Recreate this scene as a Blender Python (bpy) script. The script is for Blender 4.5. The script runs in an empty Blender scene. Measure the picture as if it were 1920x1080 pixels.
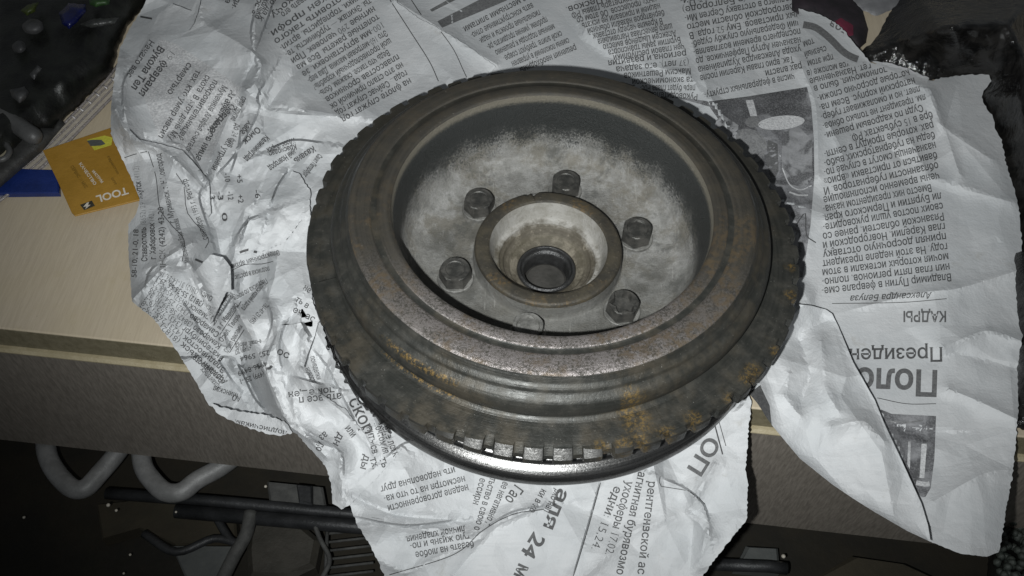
import bpy, math, random
import numpy as np
from mathutils import Vector, Matrix
from mathutils.bvhtree import BVHTree
from mathutils.geometry import delaunay_2d_cdt
S = bpy.context.scene; C = S.collection
S.unit_settings.scale_length = 0.06          # one unit = radius of the pulley's opening, 6 cm
# ------------------------------------------------------------------ camera
CAM = np.array([-.2285, -3.7583, 4.0706]); PITCH, ROLL = .925, .0448
FPX = 960/math.tan(math.radians(30))
_x = np.array([1., 0, 0]); _u = np.array([0, math.sin(PITCH), math.cos(PITCH)])
FW = np.array([0, math.cos(PITCH), -math.sin(PITCH)])
RT = _x*math.cos(ROLL)+_u*math.sin(ROLL); UP = -_x*math.sin(ROLL)+_u*math.cos(ROLL)
cd = bpy.data.cameras.new('camera'); cam = bpy.data.objects.new('camera', cd); C.objects.link(cam)
M = Matrix.Identity(4)
for i in range(3):
    M[i][0] = RT[i]; M[i][1] = UP[i]; M[i][2] = -FW[i]; M[i][3] = CAM[i]
cam.matrix_world = M
cd.sensor_fit = 'HORIZONTAL'; cd.angle = math.radians(60); cd.clip_start = .05; cd.clip_end = 200
S.camera = cam
# ------------------------------------------------------------------ light: the phone's flash beside its lens, in a dim room
w = bpy.data.worlds.new('World'); S.world = w; w.use_nodes = True
w.node_tree.nodes['Background'].inputs[0].default_value = (.80, .86, .9, 1)
w.node_tree.nodes['Background'].inputs[1].default_value = .085
ld = bpy.data.lights.new('phone_flash', 'SPOT'); lo = bpy.data.objects.new('phone_flash', ld); C.objects.link(lo)
ld.energy = 2300; ld.shadow_soft_size = .045; ld.spot_size = math.radians(96); ld.spot_blend = 1.0; ld.color = (.97, 1, 1)
LP = CAM - RT*.36 - UP*.20
lo.location = LP
aim = np.array([.35, 2.7, -.9])
lo.rotation_euler = Vector(aim-LP).to_track_quat('-Z', 'Y').to_euler()
S.view_settings.view_transform = 'Standard'; S.view_settings.look = 'None'; S.view_settings.exposure = 0; S.view_settings.gamma = 1
# ------------------------------------------------------------------ pixel <-> place
def un(px, py, z):
    """point at height z seen at photo pixel (px, py)"""
    px = np.asarray(px, float); py = np.asarray(py, float)
    d = FW + ((px-960)/FPX)[..., None]*RT - ((py-540)/FPX)[..., None]*UP
    t = (z-CAM[2])/d[..., 2]
    return CAM + t[..., None]*d
def ray(px, py):
    d = FW + (px-960)/FPX*RT - (py-540)/FPX*UP
    return Vector(d/np.linalg.norm(d))
TAB = -.92
# ------------------------------------------------------------------ object helpers
def obj(name, me, m=None, parent=None, smooth=False, ang=None):
    o = bpy.data.objects.new(name, me); C.objects.link(o)
    if m: me.materials.append(m)
    if parent: o.parent = parent
    if smooth:
        me.polygons.foreach_set('use_smooth', [True]*len(me.polygons))
        if ang: me.set_sharp_from_angle(angle=math.radians(ang))
    return o
def mesh(v, f):
    me = bpy.data.meshes.new('m')
    me.from_pydata([tuple(map(float, p)) for p in v], [], f); me.update(); return me
def thing(name, label, cat, loc=(0, 0, 0), group=None):
    o = bpy.data.objects.new(name, None); C.objects.link(o); o.location = loc; o.empty_display_size = .1
    o['label'] = label; o['category'] = cat
    if group: o['group'] = group
    return o
def tag(o, label, cat, group=None):
    o['label'] = label; o['category'] = cat
    if group: o['group'] = group
    return o
def chamfer(pr, c=.006):
    out = [pr[0]]
    for a, b, d in zip(pr[:-2], pr[1:-1], pr[2:]):
        a, b, d = map(np.array, (a, b, d)); u = a-b; v = d-b
        lu, lv = np.linalg.norm(u), np.linalg.norm(v); k = min(c, lu*.4, lv*.4)
        out += [tuple(b+u/lu*k), tuple(b+v/lv*k)]
    return out+[pr[-1]]
def lathe(pr, n=256, c=.006, closed=False, cx=0, cy=0):
    if c: pr = chamfer(pr, c)
    v = []; f = []; m = len(pr)
    for i in range(n):
        a = 2*math.pi*i/n
        for r, z in pr: v.append((cx+r*math.cos(a), cy+r*math.sin(a), z))
    for i in range(n):
        j = (i+1) % n
        for k in range(m if closed else m-1):
            k2 = (k+1) % m
            f.append((i*m+k, j*m+k, j*m+k2, i*m+k2))
    return v, f
def tube(pts, r, n=10, caps=True):
    pts = [Vector(p) for p in pts]; v = []; f = []
    rr = r if hasattr(r, '__len__') else [r]*len(pts)
    up = Vector((0, 0, 1))
    for i, p in enumerate(pts):
        t = (pts[min(i+1, len(pts)-1)]-pts[max(i-1, 0)]).normalized()
        s = t.cross(up)
        if s.length < .05: s = t.cross(Vector((1, 0, 0)))
        s.normalize(); q = s.cross(t)
        for k in range(n):
            a = 2*math.pi*k/n; v.append(p+(s*math.cos(a)+q*math.sin(a))*rr[i])
    for i in range(len(pts)-1):
        for k in range(n):
            f.append((i*n+k, i*n+(k+1) % n, (i+1)*n+(k+1) % n, (i+1)*n+k))
    if caps: f += [tuple(range(n-1, -1, -1)), tuple((len(pts)-1)*n+k for k in range(n))]
    return v, f
def smoothline(pts, n=8):
    pts = [np.array(p, float) for p in pts]; out = []
    P = [2*pts[0]-pts[1]]+pts+[2*pts[-1]-pts[-2]]
    for i in range(1, len(P)-2):
        for k in range(n):
            t = k/n
            out.append(.5*((2*P[i])+(-P[i-1]+P[i+1])*t+(2*P[i-1]-5*P[i]+4*P[i+1]-P[i+2])*t*t+(-P[i-1]+3*P[i]-3*P[i+1]+P[i+2])*t**3))
    return out+[pts[-1]]
def prism(poly, z0, z1, bev=0):
    """polygon (world xy) extruded z0..z1 with a bevelled top"""
    n = len(poly); c = np.mean(poly, 0); v = []; 
    rings = [(0, z0), (0, z1-bev), (bev, z1)] if bev else [(0, z0), (0, z1)]
    for ins, z in rings:
        for p in poly:
            d = c-np.array(p); L = np.linalg.norm(d); q = np.array(p)+d/L*ins
            v.append((q[0], q[1], z))
    f = []
    for k in range(len(rings)-1):
        for i in range(n): f.append((k*n+i, k*n+(i+1) % n, (k+1)*n+(i+1) % n, (k+1)*n+i))
    f.append(tuple((len(rings)-1)*n+i for i in range(n))); f.append(tuple(range(n-1, -1, -1)))
    return v, f
# ------------------------------------------------------------------ material helpers
class NT:
    def __init__(s, name):
        s.m = bpy.data.materials.new(name); s.m.use_nodes = True; s.t = s.m.node_tree; s.N = s.t.nodes; s.L = s.t.links
        s.b = s.N['Principled BSDF']; s.tc = s.N.new('ShaderNodeTexCoord'); s.P = s.tc.outputs['Object']
    def set(s, **k):
        for a, v in k.items():
            i = s.b.inputs[a.replace('_', ' ')]
            if hasattr(v, 'is_output'): s.L.new(v, i)
            else: i.default_value = v if not (isinstance(v, tuple) and len(v) == 3 and i.type == 'RGBA') else v+(1,)
        return s
    def noise(s, scale, detail=4, rough=.6, vec=None, dist=0, col=False):
        n = s.N.new('ShaderNodeTexNoise'); n.inputs['Scale'].default_value = scale; n.inputs['Detail'].default_value = detail
        n.inputs['Roughness'].default_value = rough; n.inputs['Distortion'].default_value = dist
        s.L.new(vec or s.P, n.inputs['Vector']); return n.outputs['Color' if col else 'Fac']
    def vor(s, scale, feat='F1', vec=None):
        n = s.N.new('ShaderNodeTexVoronoi'); n.feature = feat; n.inputs['Scale'].default_value = scale
        s.L.new(vec or s.P, n.inputs['Vector']); return n.outputs['Distance']
    def mp(s, sc=(1, 1, 1), rot=(0, 0, 0), loc=(0, 0, 0)):
        n = s.N.new('ShaderNodeMapping'); n.inputs['Scale'].default_value = sc; n.inputs['Rotation'].default_value = rot; n.inputs['Location'].default_value = loc
        s.L.new(s.P, n.inputs['Vector']); return n.outputs[0]
    def math(s, op, a, b=None, c=None, clamp=False):
        n = s.N.new('ShaderNodeMath'); n.operation = op; n.use_clamp = clamp
        for i, x in enumerate((a, b, c)):
            if x is None: continue
            if hasattr(x, 'is_output'): s.L.new(x, n.inputs[i])
            else: n.inputs[i].default_value = x
        return n.outputs[0]
    def step(s, x, lo, hi, a=0, b=1):
        n = s.N.new('ShaderNodeMapRange'); n.interpolation_type = 'SMOOTHSTEP'
        s.L.new(x, n.inputs[0])
        for i, v in enumerate((lo, hi, a, b)): n.inputs[i+1].default_value = v
        return n.outputs[0]
    def mix(s, fac, a, b):
        n = s.N.new('ShaderNodeMix'); n.data_type = 'RGBA'
        for i, x in ((0, fac), (6, a), (7, b)):
            if hasattr(x, 'is_output'): s.L.new(x, n.inputs[i])
            else: n.inputs[i].default_value = x if i == 0 else tuple(x)+(1,)
        return n.outputs[2]
    def mixf(s, fac, a, b):
        n = s.N.new('ShaderNodeMix'); n.data_type = 'FLOAT'
        for i, x in ((0, fac), (2, a), (3, b)):
            if hasattr(x, 'is_output'): s.L.new(x, n.inputs[i])
            else: n.inputs[i].default_value = x
        return n.outputs[0]
    def xyz(s):
        n = s.N.new('ShaderNodeSeparateXYZ'); s.L.new(s.P, n.inputs[0]); return n.outputs
    def comb(s, x, y, z):
        n = s.N.new('ShaderNodeCombineXYZ')
        for i, v in enumerate((x, y, z)):
            if hasattr(v, 'is_output'): s.L.new(v, n.inputs[i])
            else: n.inputs[i].default_value = v
        return n.outputs[0]
    def radius(s):
        X, Y, Z = s.xyz(); return s.math('SQRT', s.math('ADD', s.math('MULTIPLY', X, X), s.math('MULTIPLY', Y, Y)))
    def blob(s, x, y, r, noise, soft=.6):
        X, Y, Z = s.xyz(); dx = s.math('SUBTRACT', X, x); dy = s.math('SUBTRACT', Y, y)
        d = s.math('SQRT', s.math('ADD', s.math('MULTIPLY', dx, dx), s.math('MULTIPLY', dy, dy)))
        d = s.math('ADD', d, s.math('MULTIPLY', s.math('SUBTRACT', noise, .5), r*1.6))
        return s.step(d, r*(1-soft*.5), r*(1+soft*.3), 1, 0)
    def bump(s, h, dist=.01, strength=1):
        n = s.N.new('ShaderNodeBump'); n.inputs['Distance'].default_value = dist; n.inputs['Strength'].default_value = strength
        s.L.new(h, n.inputs['Height']); s.L.new(n.outputs[0], s.b.inputs['Normal']); return s

def mat_grime():
    """worn, greasy dark steel with turned marks, dust specks and patches of rust"""
    s = NT('dark_greasy_steel'); r = s.radius(); X, Y, Z = s.xyz()
    turn = s.noise(1, 5, .7, s.comb(s.math('MULTIPLY', r, 42), s.math('MULTIPLY', Z, 42), s.math('MULTIPLY', X, .6)))
    big = s.noise(2.2, 5, .6); fine = s.noise(55, 3, .7); mid = s.noise(9, 5, .65)
    col = s.mix(s.step(turn, .25, .75), (.024, .025, .022), (.038, .038, .034))
    col = s.mix(s.step(mid, .40, .75, 0, .55), col, (.074, .069, .058))
    brown = s.math('MULTIPLY', s.step(big, .46, .62), s.step(mid, .30, .60))
    col = s.mix(s.math('MULTIPLY', brown, .38), col, (.070, .054, .032))
    side = s.step(s.math('ADD', Y, s.math('MULTIPLY', big, .8)), .2, 1.3)        # far half carries a film of light rust
    col = s.mix(s.math('MULTIPLY', side, .75), col, s.mix(s.step(turn, .3, .7), (.026, .024, .019), (.041, .038, .030)))
    col = s.mix(s.step(fine, .62, .78, 0, .5), col, (.17, .16, .14))
    specks = s.step(s.vor(38), .05, .10, 1, 0)
    col = s.mix(s.math('MULTIPLY', specks, s.step(s.noise(7), .5, .62, 0, .75)), col, (.34, .33, .30))
    for (x, y, rr) in ((.50, -1.36, .085), (.44, -1.30, .05), (.30, -1.52, .045), (.42, -1.50, .05), (.52, -1.48, .05), (.66, -1.42, .05), (.82, -1.32, .05), (1.04, -1.18, .04), (1.15, -1.04, .05), (1.20, -.98, .05), (1.35, -.84, .04), (1.50, -.42, .04), (1.53, -.20, .035)):
        bl = s.blob(x, y, rr, s.noise(24, 6, .9), 1.3)
        col = s.mix(s.math('MULTIPLY', bl, s.step(s.noise(46, 6, .8), .46, .58, .05, .78)), col, (.17, .11, .034))
    gr = s.math('MULTIPLY', s.step(s.math('ABSOLUTE', s.math('SUBTRACT', r, 1.366)), .020, .006), s.step(s.math('ADD', X, s.math('MULTIPLY', mid, .3)), -.30, -.42)); gr = s.math('MULTIPLY', gr, s.step(s.math('ADD', Y, s.math('MULTIPLY', mid, .2)), -.85, -.98))
    col = s.mix(s.math('MULTIPLY', gr, s.step(fine, .44, .66)), col, (.20, .13, .045))
    rough = s.mixf(s.step(mid, .3, .7), .36, .58)
    s.set(Base_Color=col, Roughness=rough, Metallic=.35)
    s.bump(s.math('ADD', s.math('MULTIPLY', turn, .6), s.math('ADD', s.math('MULTIPLY', fine, .35), mid)), .006, .8); return s.m
def mat_lip():
    """turned steel: pale and speckled towards the front middle, brown film elsewhere"""
    s = NT('speckled_bare_steel'); r = s.radius(); X, Y, Z = s.xyz()
    sp = s.noise(64, 6, .9); big = s.noise(2.6, 4); mid = s.noise(9, 5, .7)
    turn = s.noise(1, 5, .7, s.comb(s.math('MULTIPLY', r, 42), s.math('MULTIPLY', Z, 42), s.math('MULTIPLY', X, .6)))
    front = s.math('MULTIPLY', s.step(s.math('ADD', Y, s.math('MULTIPLY', s.math('SUBTRACT', mid, .5), .6)), -.35, -.85), s.step(s.math('ABSOLUTE', s.math('ADD', X, .05)), .95, .35, .35, 1))  # pale speckle mask, strongest at the front middle
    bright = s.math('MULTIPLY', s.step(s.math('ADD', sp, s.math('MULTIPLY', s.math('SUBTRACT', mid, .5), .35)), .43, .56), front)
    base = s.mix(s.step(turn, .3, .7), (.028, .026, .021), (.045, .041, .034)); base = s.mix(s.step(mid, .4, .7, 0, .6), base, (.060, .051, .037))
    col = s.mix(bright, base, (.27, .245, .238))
    rust = s.math('MULTIPLY', s.step(big, .44, .60), s.step(s.noise(24, 5), .40, .60))
    rust = s.math('MULTIPLY', rust, s.step(Y, .25, -.35, .15, 1)); col = s.mix(s.math('MULTIPLY', rust, .6), col, (.098, .068, .036)); col = s.mix(s.step(s.noise(60, 3, .7), .64, .76, 0, .5), col, (.25, .225, .19))
    s.set(Base_Color=col, Roughness=s.mixf(bright, .60, .36), Metallic=s.mixf(bright, .25, .65)); s.bump(s.math('ADD', sp, s.math('MULTIPLY', turn, .5)), .005, .8); return s.m
def mat_tooth():
    s = NT('tooth_faces_front_glint'); X, Y, Z = s.xyz(); n = s.noise(26, 5, .8)
    f = s.math('MULTIPLY', s.step(s.math('ABSOLUTE', s.math('ADD', X, .1)), .48, .30), s.step(Y, -.9, -1.3)); f = s.math('MULTIPLY', f, s.step(n, .36, .50))  # flash glint painted as paler, shinier metal on the front teeth
    s.set(Base_Color=s.mix(f, (.022, .021, .018), (.20, .197, .19)), Roughness=s.mixf(f, .6, .36), Metallic=s.mixf(f, .2, .8)); s.bump(n, .005, .7); return s.m
def mat_dish():
    s = NT('dusty_black_dish'); r = s.radius(); X, Y, Z = s.xyz()
    n1 = s.noise(6, 6, .7); n2 = s.noise(72, 5, .85); n3 = s.noise(2.0, 3)
    # black paint survives on the upper wall, pale dust lies on the floor and the fillet; fraying border between them
    q = s.math('ADD', Z, s.math('ADD', s.math('MULTIPLY', s.math('SUBTRACT', n1, .5), .34), s.math('MULTIPLY', s.math('SUBTRACT', n2, .5), .70)))
    q = s.math('ADD', q, s.math('MULTIPLY', s.math('SUBTRACT', n3, .5), .12))
    grit = s.step(q, -.45, -.29, 1, 0); soft = s.step(s.math('ADD', Z, s.math('MULTIPLY', s.math('SUBTRACT', n1, .5), .3)), -.58, -.18, 1, 0)
    smear = s.step(s.noise(1, 5, .7, s.mp((3, 3, 22))), .45, .7)
    dust = s.math('MULTIPLY', s.math('ADD', s.math('MULTIPLY', grit, .85), s.math('MULTIPLY', soft, s.math('MULTIPLY', smear, .28))), s.step(s.noise(5, 6, .8, s.mp(loc=(7, 0, 0))), .28, .42, .62, 1), None, True)
    top = s.step(s.math('ADD', Z, s.math('MULTIPLY', s.math('SUBTRACT', n2, .5), .06)), -.085, -.045)
    grey = s.mix(s.step(n1, .32, .68), (.20, .195, .18), (.37, .365, .35))
    grey = s.mix(s.step(s.noise(3.1, 6, .7), .46, .62, 0, .75), grey, (.145, .13, .10))
    near_dark = s.math('MULTIPLY', s.step(s.math('ADD', Y, s.math('MULTIPLY', n1, .7)), .65, -.15), .72)  # floor tone darkens towards the near side
    grey = s.mix(near_dark, grey, (.115, .112, .10))
    dark_cl = s.math('MULTIPLY', s.step(s.noise(4.5, 6, .75, s.mp(loc=(3, 1, 0))), .50, .66), .7)
    grey = s.mix(dark_cl, grey, (.085, .085, .078))
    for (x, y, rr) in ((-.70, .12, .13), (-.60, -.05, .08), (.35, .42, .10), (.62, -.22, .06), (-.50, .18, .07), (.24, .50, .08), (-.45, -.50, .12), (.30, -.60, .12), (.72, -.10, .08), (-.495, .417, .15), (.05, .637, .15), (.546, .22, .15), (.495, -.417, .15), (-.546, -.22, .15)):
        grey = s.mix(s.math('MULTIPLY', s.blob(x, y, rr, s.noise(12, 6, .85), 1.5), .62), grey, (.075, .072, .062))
    grey = s.mix(s.step(n2, .62, .72, 0, .5), grey, (.42, .41, .39))
    grey = s.mix(s.step(n2, .40, .30, 0, .6), grey, (.07, .07, .065))
    # scratches
    sc = s.noise(1, 3, .5, s.mp((38, 5, 5), (0, 0, .7)))
    grey = s.mix(s.math('MULTIPLY', s.step(sc, .66, .72), .25), grey, (.45, .44, .41))
    black = s.mix(s.step(n2, .60, .75, 0, .6), (.020, .022, .021), (.10, .10, .095))
    col = s.mix(dust, black, grey); col = s.mix(top, col, (.165, .150, .118))
    s.set(Base_Color=col, Roughness=s.mixf(dust, .5, .85)); s.bump(s.math('ADD', n2, n1), .012, 1); return s.m
def mat_hub():
    s = NT('brown_rusty_hub_face'); n1 = s.noise(7, 6, .7); n2 = s.noise(45, 4, .75)
    col = s.mix(s.step(n1, .35, .65), (.034, .031, .025), (.062, .053, .037)); col = s.mix(s.step(n2, .58, .75, 0, .6), col, (.20, .17, .13))
    col = s.mix(s.math('MULTIPLY', s.step(s.noise(3), .52, .62), s.step(n2, .45, .62)), col, (.10, .068, .032))
    s.set(Base_Color=col, Roughness=.6, Metallic=.25); s.bump(s.math('ADD', n2, n1), .006, .8); return s.m
def mat_bore():
    s = NT('pale_dusty_bore'); X, Y, Z = s.xyz(); n1 = s.noise(8, 6, .7); n2 = s.noise(50, 4, .75)
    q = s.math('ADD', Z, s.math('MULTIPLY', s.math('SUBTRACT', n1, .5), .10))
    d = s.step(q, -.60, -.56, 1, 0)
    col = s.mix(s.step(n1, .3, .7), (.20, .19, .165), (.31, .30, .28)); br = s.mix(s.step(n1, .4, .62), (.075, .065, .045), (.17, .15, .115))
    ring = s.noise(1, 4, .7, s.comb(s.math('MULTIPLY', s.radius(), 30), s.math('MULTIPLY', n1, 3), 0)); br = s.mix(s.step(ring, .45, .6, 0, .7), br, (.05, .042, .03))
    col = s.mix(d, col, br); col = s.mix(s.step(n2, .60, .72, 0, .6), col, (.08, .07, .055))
    s.set(Base_Color=col, Roughness=.7); s.bump(s.math('ADD', n2, n1), .007, .8); return s.m
def simple(name, a, b, rough=.6, metal=0, scale=8, bump=.004, spec=None, detail=5):
    s = NT(name); n1 = s.noise(scale, detail, .65); n2 = s.noise(scale*7, 4, .7)
    col = s.mix(s.step(n1, .32, .68), a, b); s.set(Base_Color=col, Roughness=s.mixf(n2, rough*.8, min(1, rough*1.15)), Metallic=metal)
    if spec is not None: s.set(Specular_IOR_Level=spec)
    if bump: s.bump(s.math('ADD', n1, n2), bump)
    return s.m
def mat_ring():
    s = NT('polished_dark_ring'); r = s.radius(); X, Y, Z = s.xyz()
    ln = s.noise(1, 4, .7, s.comb(s.math('MULTIPLY', r, 30), s.math('MULTIPLY', Z, 60), s.math('MULTIPLY', X, 1.2))); n2 = s.noise(60, 4, .8)
    col = s.mix(s.step(ln, .35, .65), (.10, .10, .098), (.21, .205, .20)); col = s.mix(s.step(n2, .54, .68, 0, .8), col, (.035, .033, .03))
    s.set(Base_Color=col, Roughness=s.mixf(n2, .18, .42), Metallic=.95); s.bump(s.math('ADD', ln, n2), .0025, .6); return s.m

def mat_paper():
    s = NT('newsprint'); n = s.noise(1.7, 4); f = s.noise(70, 3)
    col = s.mix(s.step(n, .35, .65), (.46, .472, .48), (.54, .545, .55)); col = s.mix(s.step(f, .35, .65, 0, .25), col, (.50, .51, .52))
    # ghost of the print on the other side
    gl = s.noise(1, 4, .6, s.mp((6, 46, 6), (0, 0, -.45))); col = s.mix(s.math('MULTIPLY', s.step(gl, .5, .62), s.step(n, .45, .6, 0, .13)), col, (.30, .31, .32))
    dirt = s.math('MULTIPLY', s.step(s.noise(2.6, 7, .75, s.mp(loc=(1.3, 4.1, 0))), .60, .72), .35); col = s.mix(dirt, col, (.27, .25, .21))
    s.set(Base_Color=col, Roughness=.85, Specular_IOR_Level=.12)
    s.bump(s.math('ADD', s.noise(14, 5, .7), s.math('MULTIPLY', f, .3)), .008, .7); return s.m
def mat_ink(name, v, patch=.0):
    s = NT(name); n = s.noise(60, 3, .7); s.set(Base_Color=s.mix(s.step(n, .3, .7), (v, v, v*1.02), (v*1.7, v*1.7, v*1.7)), Roughness=.65, Specular_IOR_Level=.3); return s.m
def mat_photo(name, lo_, hi_, sc):
    s = NT(name); n = s.noise(sc, 5, .65, dist=.6); n2 = s.noise(90, 2)
    big = s.noise(sc*.35, 3, .5, dist=.8); g = s.mix(s.step(n, .32, .70), lo_, hi_); g = s.mix(s.step(big, .47, .56, 0, .75), g, (.05, .05, .052)); g = s.mix(s.math('MULTIPLY', s.step(n2, .45, .65), .3), g, (.40, .40, .41)); s.set(Base_Color=g, Roughness=.6, Specular_IOR_Level=.3); return s.m
def mat_table():
    s = NT('light_wood_laminate'); g = s.noise(1, 5, .65, s.mp((70, 5, 5), (0, 0, .55))); n = s.noise(1.2, 3)
    col = s.mix(s.step(g, .3, .7), (.43, .365, .275), (.49, .42, .32)); col = s.mix(s.step(n, .3, .7, 0, .4), col, (.46, .385, .25))
    sp = s.math('MULTIPLY', s.step(s.vor(9), .018, .03, 1, 0), s.step(s.noise(3), .5, .6)); col = s.mix(s.math('MULTIPLY', sp, .7), col, (.16, .12, .07))
    st = s.step(s.noise(1.6, 6, .75, s.mp(loc=(5, 2, 0))), .56, .70, 0, .35); col = s.mix(st, col, (.40, .33, .19))
    s.set(Base_Color=col, Roughness=.5); s.bump(g, .003, .5); return s.m
def mat_panel():
    s = NT('brown_fine_grained_panel'); g = s.noise(1, 5, .7, s.mp((60, 60, 9), (0, .5, 0))); n = s.noise(90, 3, .8)
    col = s.mix(s.step(g, .3, .7), (.15, .132, .112), (.25, .222, .19)); col = s.mix(s.step(n, .5, .7, 0, .5), col, (.20, .18, .15))
    s.set(Base_Color=col, Roughness=.55); s.bump(g, .003, .5); return s.m
MG, ML, MD, MH, MB, MR = mat_grime(), mat_lip(), mat_dish(), mat_hub(), mat_bore(), mat_ring()
MP, MI, MI2, MI3 = mat_paper(), mat_ink('black_ink', .06), mat_ink('grey_ink', .14), mat_ink('black_rule_ink', .05)
MT, MPN = mat_table(), mat_panel()
M_BOLT = simple('oily_dark_bolt_steel', (.045, .045, .042), (.115, .11, .10), .40, .45, 14)
M_GBOLT = simple('dust_grey_bolt_steel', (.11, .108, .10), (.24, .235, .22), .45, .35, 14)
M_SEAL = simple('black_seal_rubber', (.012, .012, .012), (.03, .03, .03), .35, 0, 12)
M_PLUG = simple('dull_grey_plug', (.025, .024, .021), (.05, .047, .042), .7, .1, 5)

# ------------------------------------------------------------------ the table
E0 = un(0., 615., TAB); E1 = un(1413., 765., TAB)
ed = (E1-E0)/np.linalg.norm(E1-E0); nd = np.array([ed[1], -ed[0], 0])      # along the front edge, outwards
def TP(a, n, z): return E0 + ed*a + nd*n + np.array([0, 0, z-TAB])
def boxT(a0, a1, n0, n1, z0, z1, bev=.012):
    bev = min(bev, (z1-z0)*.4, (n1-n0)*.4)
    v = []; f = []
    prof = [(n0, z0), (n1-bev, z0), (n1, z0+bev), (n1, z1-bev), (n1-bev, z1), (n0, z1)]
    for a in (a0, a1):
        for n, z in prof: v.append(TP(a, n, z))
    m = len(prof)
    for k in range(m): f.append((k, (k+1) % m, m+(k+1) % m, m+k))
    f += [tuple(range(m-1, -1, -1)), tuple(range(m, 2*m))]
    return mesh(v, f)
tb = thing('table', 'cream wood grain table with brown front panel under the newspaper', 'table', tuple(TP(4, -2, -3.4)))
def child(o, p):            # keep the world place of a mesh built in world space
    o.parent = p; o.matrix_parent_inverse = Matrix.Translation(p.location).inverted(); return o
child(obj('tabletop', boxT(-5, 9, -5.6, 0, TAB-.022, TAB), MT), tb)
child(obj('edge_strip', boxT(-5, 14, -.2, -.006, TAB-.235, TAB-.024, .004), simple('olive_edge_laminate', (.15, .13, .08), (.20, .175, .115), .6, 0, 20)), tb)
child(obj('edge_bead', boxT(-5, 14, -.2, .035, TAB-.285, TAB-.238, .02), simple('pale_edge_bead', (.33, .28, .175), (.40, .345, .23), .5, 0, 10)), tb)
child(obj('front_panel', boxT(-5, 14, -.15, .01, -2.70, TAB-.288), MPN), tb)
child(obj('side_panel', boxT(-5.2, -5.02, -9, -.1, -3.4, -1.2), MPN), tb)
child(obj('side_panel', boxT(14.02, 14.2, -9, -.1, -3.4, -1.2), MPN), tb)

# ------------------------------------------------------------------ the pulley
wheel = thing('crankshaft_pulley', 'large dark rusty toothed crankshaft pulley lying on the newspaper', 'pulley', (0, 0, -.875))
def wp(name, vf, m, par=wheel, ang=32, smooth=True):
    o = obj(name, mesh(*vf), m, smooth=smooth, ang=ang); return child(o, par) if par is wheel else (setattr(o, 'parent', par) or o)
# inertia ring at the bottom
wp('base_ring', lathe([(1.0, -.872), (1.46, -.872), (1.495, -.862), (1.515, -.84), (1.522, -.815), (1.521, -.79), (1.515, -.768), (1.504, -.750), (1.488, -.735), (1.470, -.724), (1.452, -.716), (1.438, -.711), (1.434, -.690), (1.428, -.680), (1.405, -.674), (1.36, -.63), (1.36, -.40), (1.2, -.40)], 384, .006), MR, ang=60)
# toothed ring: 60 pitches
def toothed():
    v = []; f = []; zt, zb = -.30, -.395; n = 60; prof = []
    for k in range(n):
        a0 = math.radians(-92.8+6*k)
        for da, rr in ((-1.85, 1.604), (-1.5, 1.609), (0, 1.61), (1.5, 1.609), (1.85, 1.604), (2.05, 1.574), (2.3, 1.570), (3.7, 1.570), (3.95, 1.574)):
            dg = math.degrees(a0+math.radians(da)) % 360; sm = 0 if 174 < dg < 208 else (.85 if 208 <= dg < 248 else 1)
            cut = .050*max(0, 1-abs((dg-194)/34)**2.5) if abs(dg-194) < 34 else 0
            rr = 1.609-cut-(1.609-rr)*sm*random.Random(k*13+1).uniform(.75, 1.1)
            prof.append((a0+math.radians(da+random.Random(k*5).uniform(-.25, .25)), rr+random.Random(k*7).uniform(-.004, .004)))
    m = len(prof)
    rows = [(1.30, zt+.012, 0), (1.50, zt, 0), (None, zt-.004, -.052), (None, zt-.048, -.004), (None, zb+.012, 0), (None, zb, -.01), (1.40, zb-.01, 0)]
    for r, z, d in rows:
        for a, rr in prof:
            glint_bevel = min(1, max(.14, 1.5-abs(math.degrees(a)+93+(0 if math.degrees(a) < 200 else -360))/16))  # bevel widened on the front teeth to catch the flash
            q = (r if r else rr+d*glint_bevel); zz = z if r or z < zb+.02 or z > zt-.01 else zt-.01+(z-zt+.01)*glint_bevel
            v.append((q*math.cos(a), q*math.sin(a)+.012, zz))
    for j in range(len(rows)-1):
        for i in range(m): f.append((j*m+i, j*m+(i+1) % m, (j+1)*m+(i+1) % m, (j+1)*m+i))
    return v, f
random.seed(4)
tr = wp('toothed_ring', toothed(), MG, ang=28); tr.data.materials.append(mat_tooth())
for p in tr.data.polygons:
    if 2*540 <= p.index < 3*540 and p.index % 9 < 4: p.material_index = 1
# upper rim: from the tooth ring up and in over grooves
wp('pulley_rim', lathe([(1.43, -.305), (1.405, -.298), (1.378, -.290), (1.362, -.280), (1.360, -.268), (1.372, -.252), (1.386, -.225), (1.391, -.190), (1.386, -.155), (1.372, -.124), (1.357, -.111), (1.338, -.101), (1.322, -.090), (1.316, -.072), (1.300, -.060), (1.286, -.050), (1.274, -.028), (1.262, -.012)], 384, .003), MG, ang=50)
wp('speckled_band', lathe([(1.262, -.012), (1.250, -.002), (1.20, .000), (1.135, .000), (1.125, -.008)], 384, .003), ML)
wp('face_groove', lathe([(1.125, -.008), (1.118, -.0095), (1.096, -.0095), (1.088, -.006)], 384, .003), MG)
wp('opening_lip', lathe([(1.088, -.006), (1.080, .000), (1.022, .000), (1.008, -.006), (1.000, -.016)], 384, .004), ML, ang=60)
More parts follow.
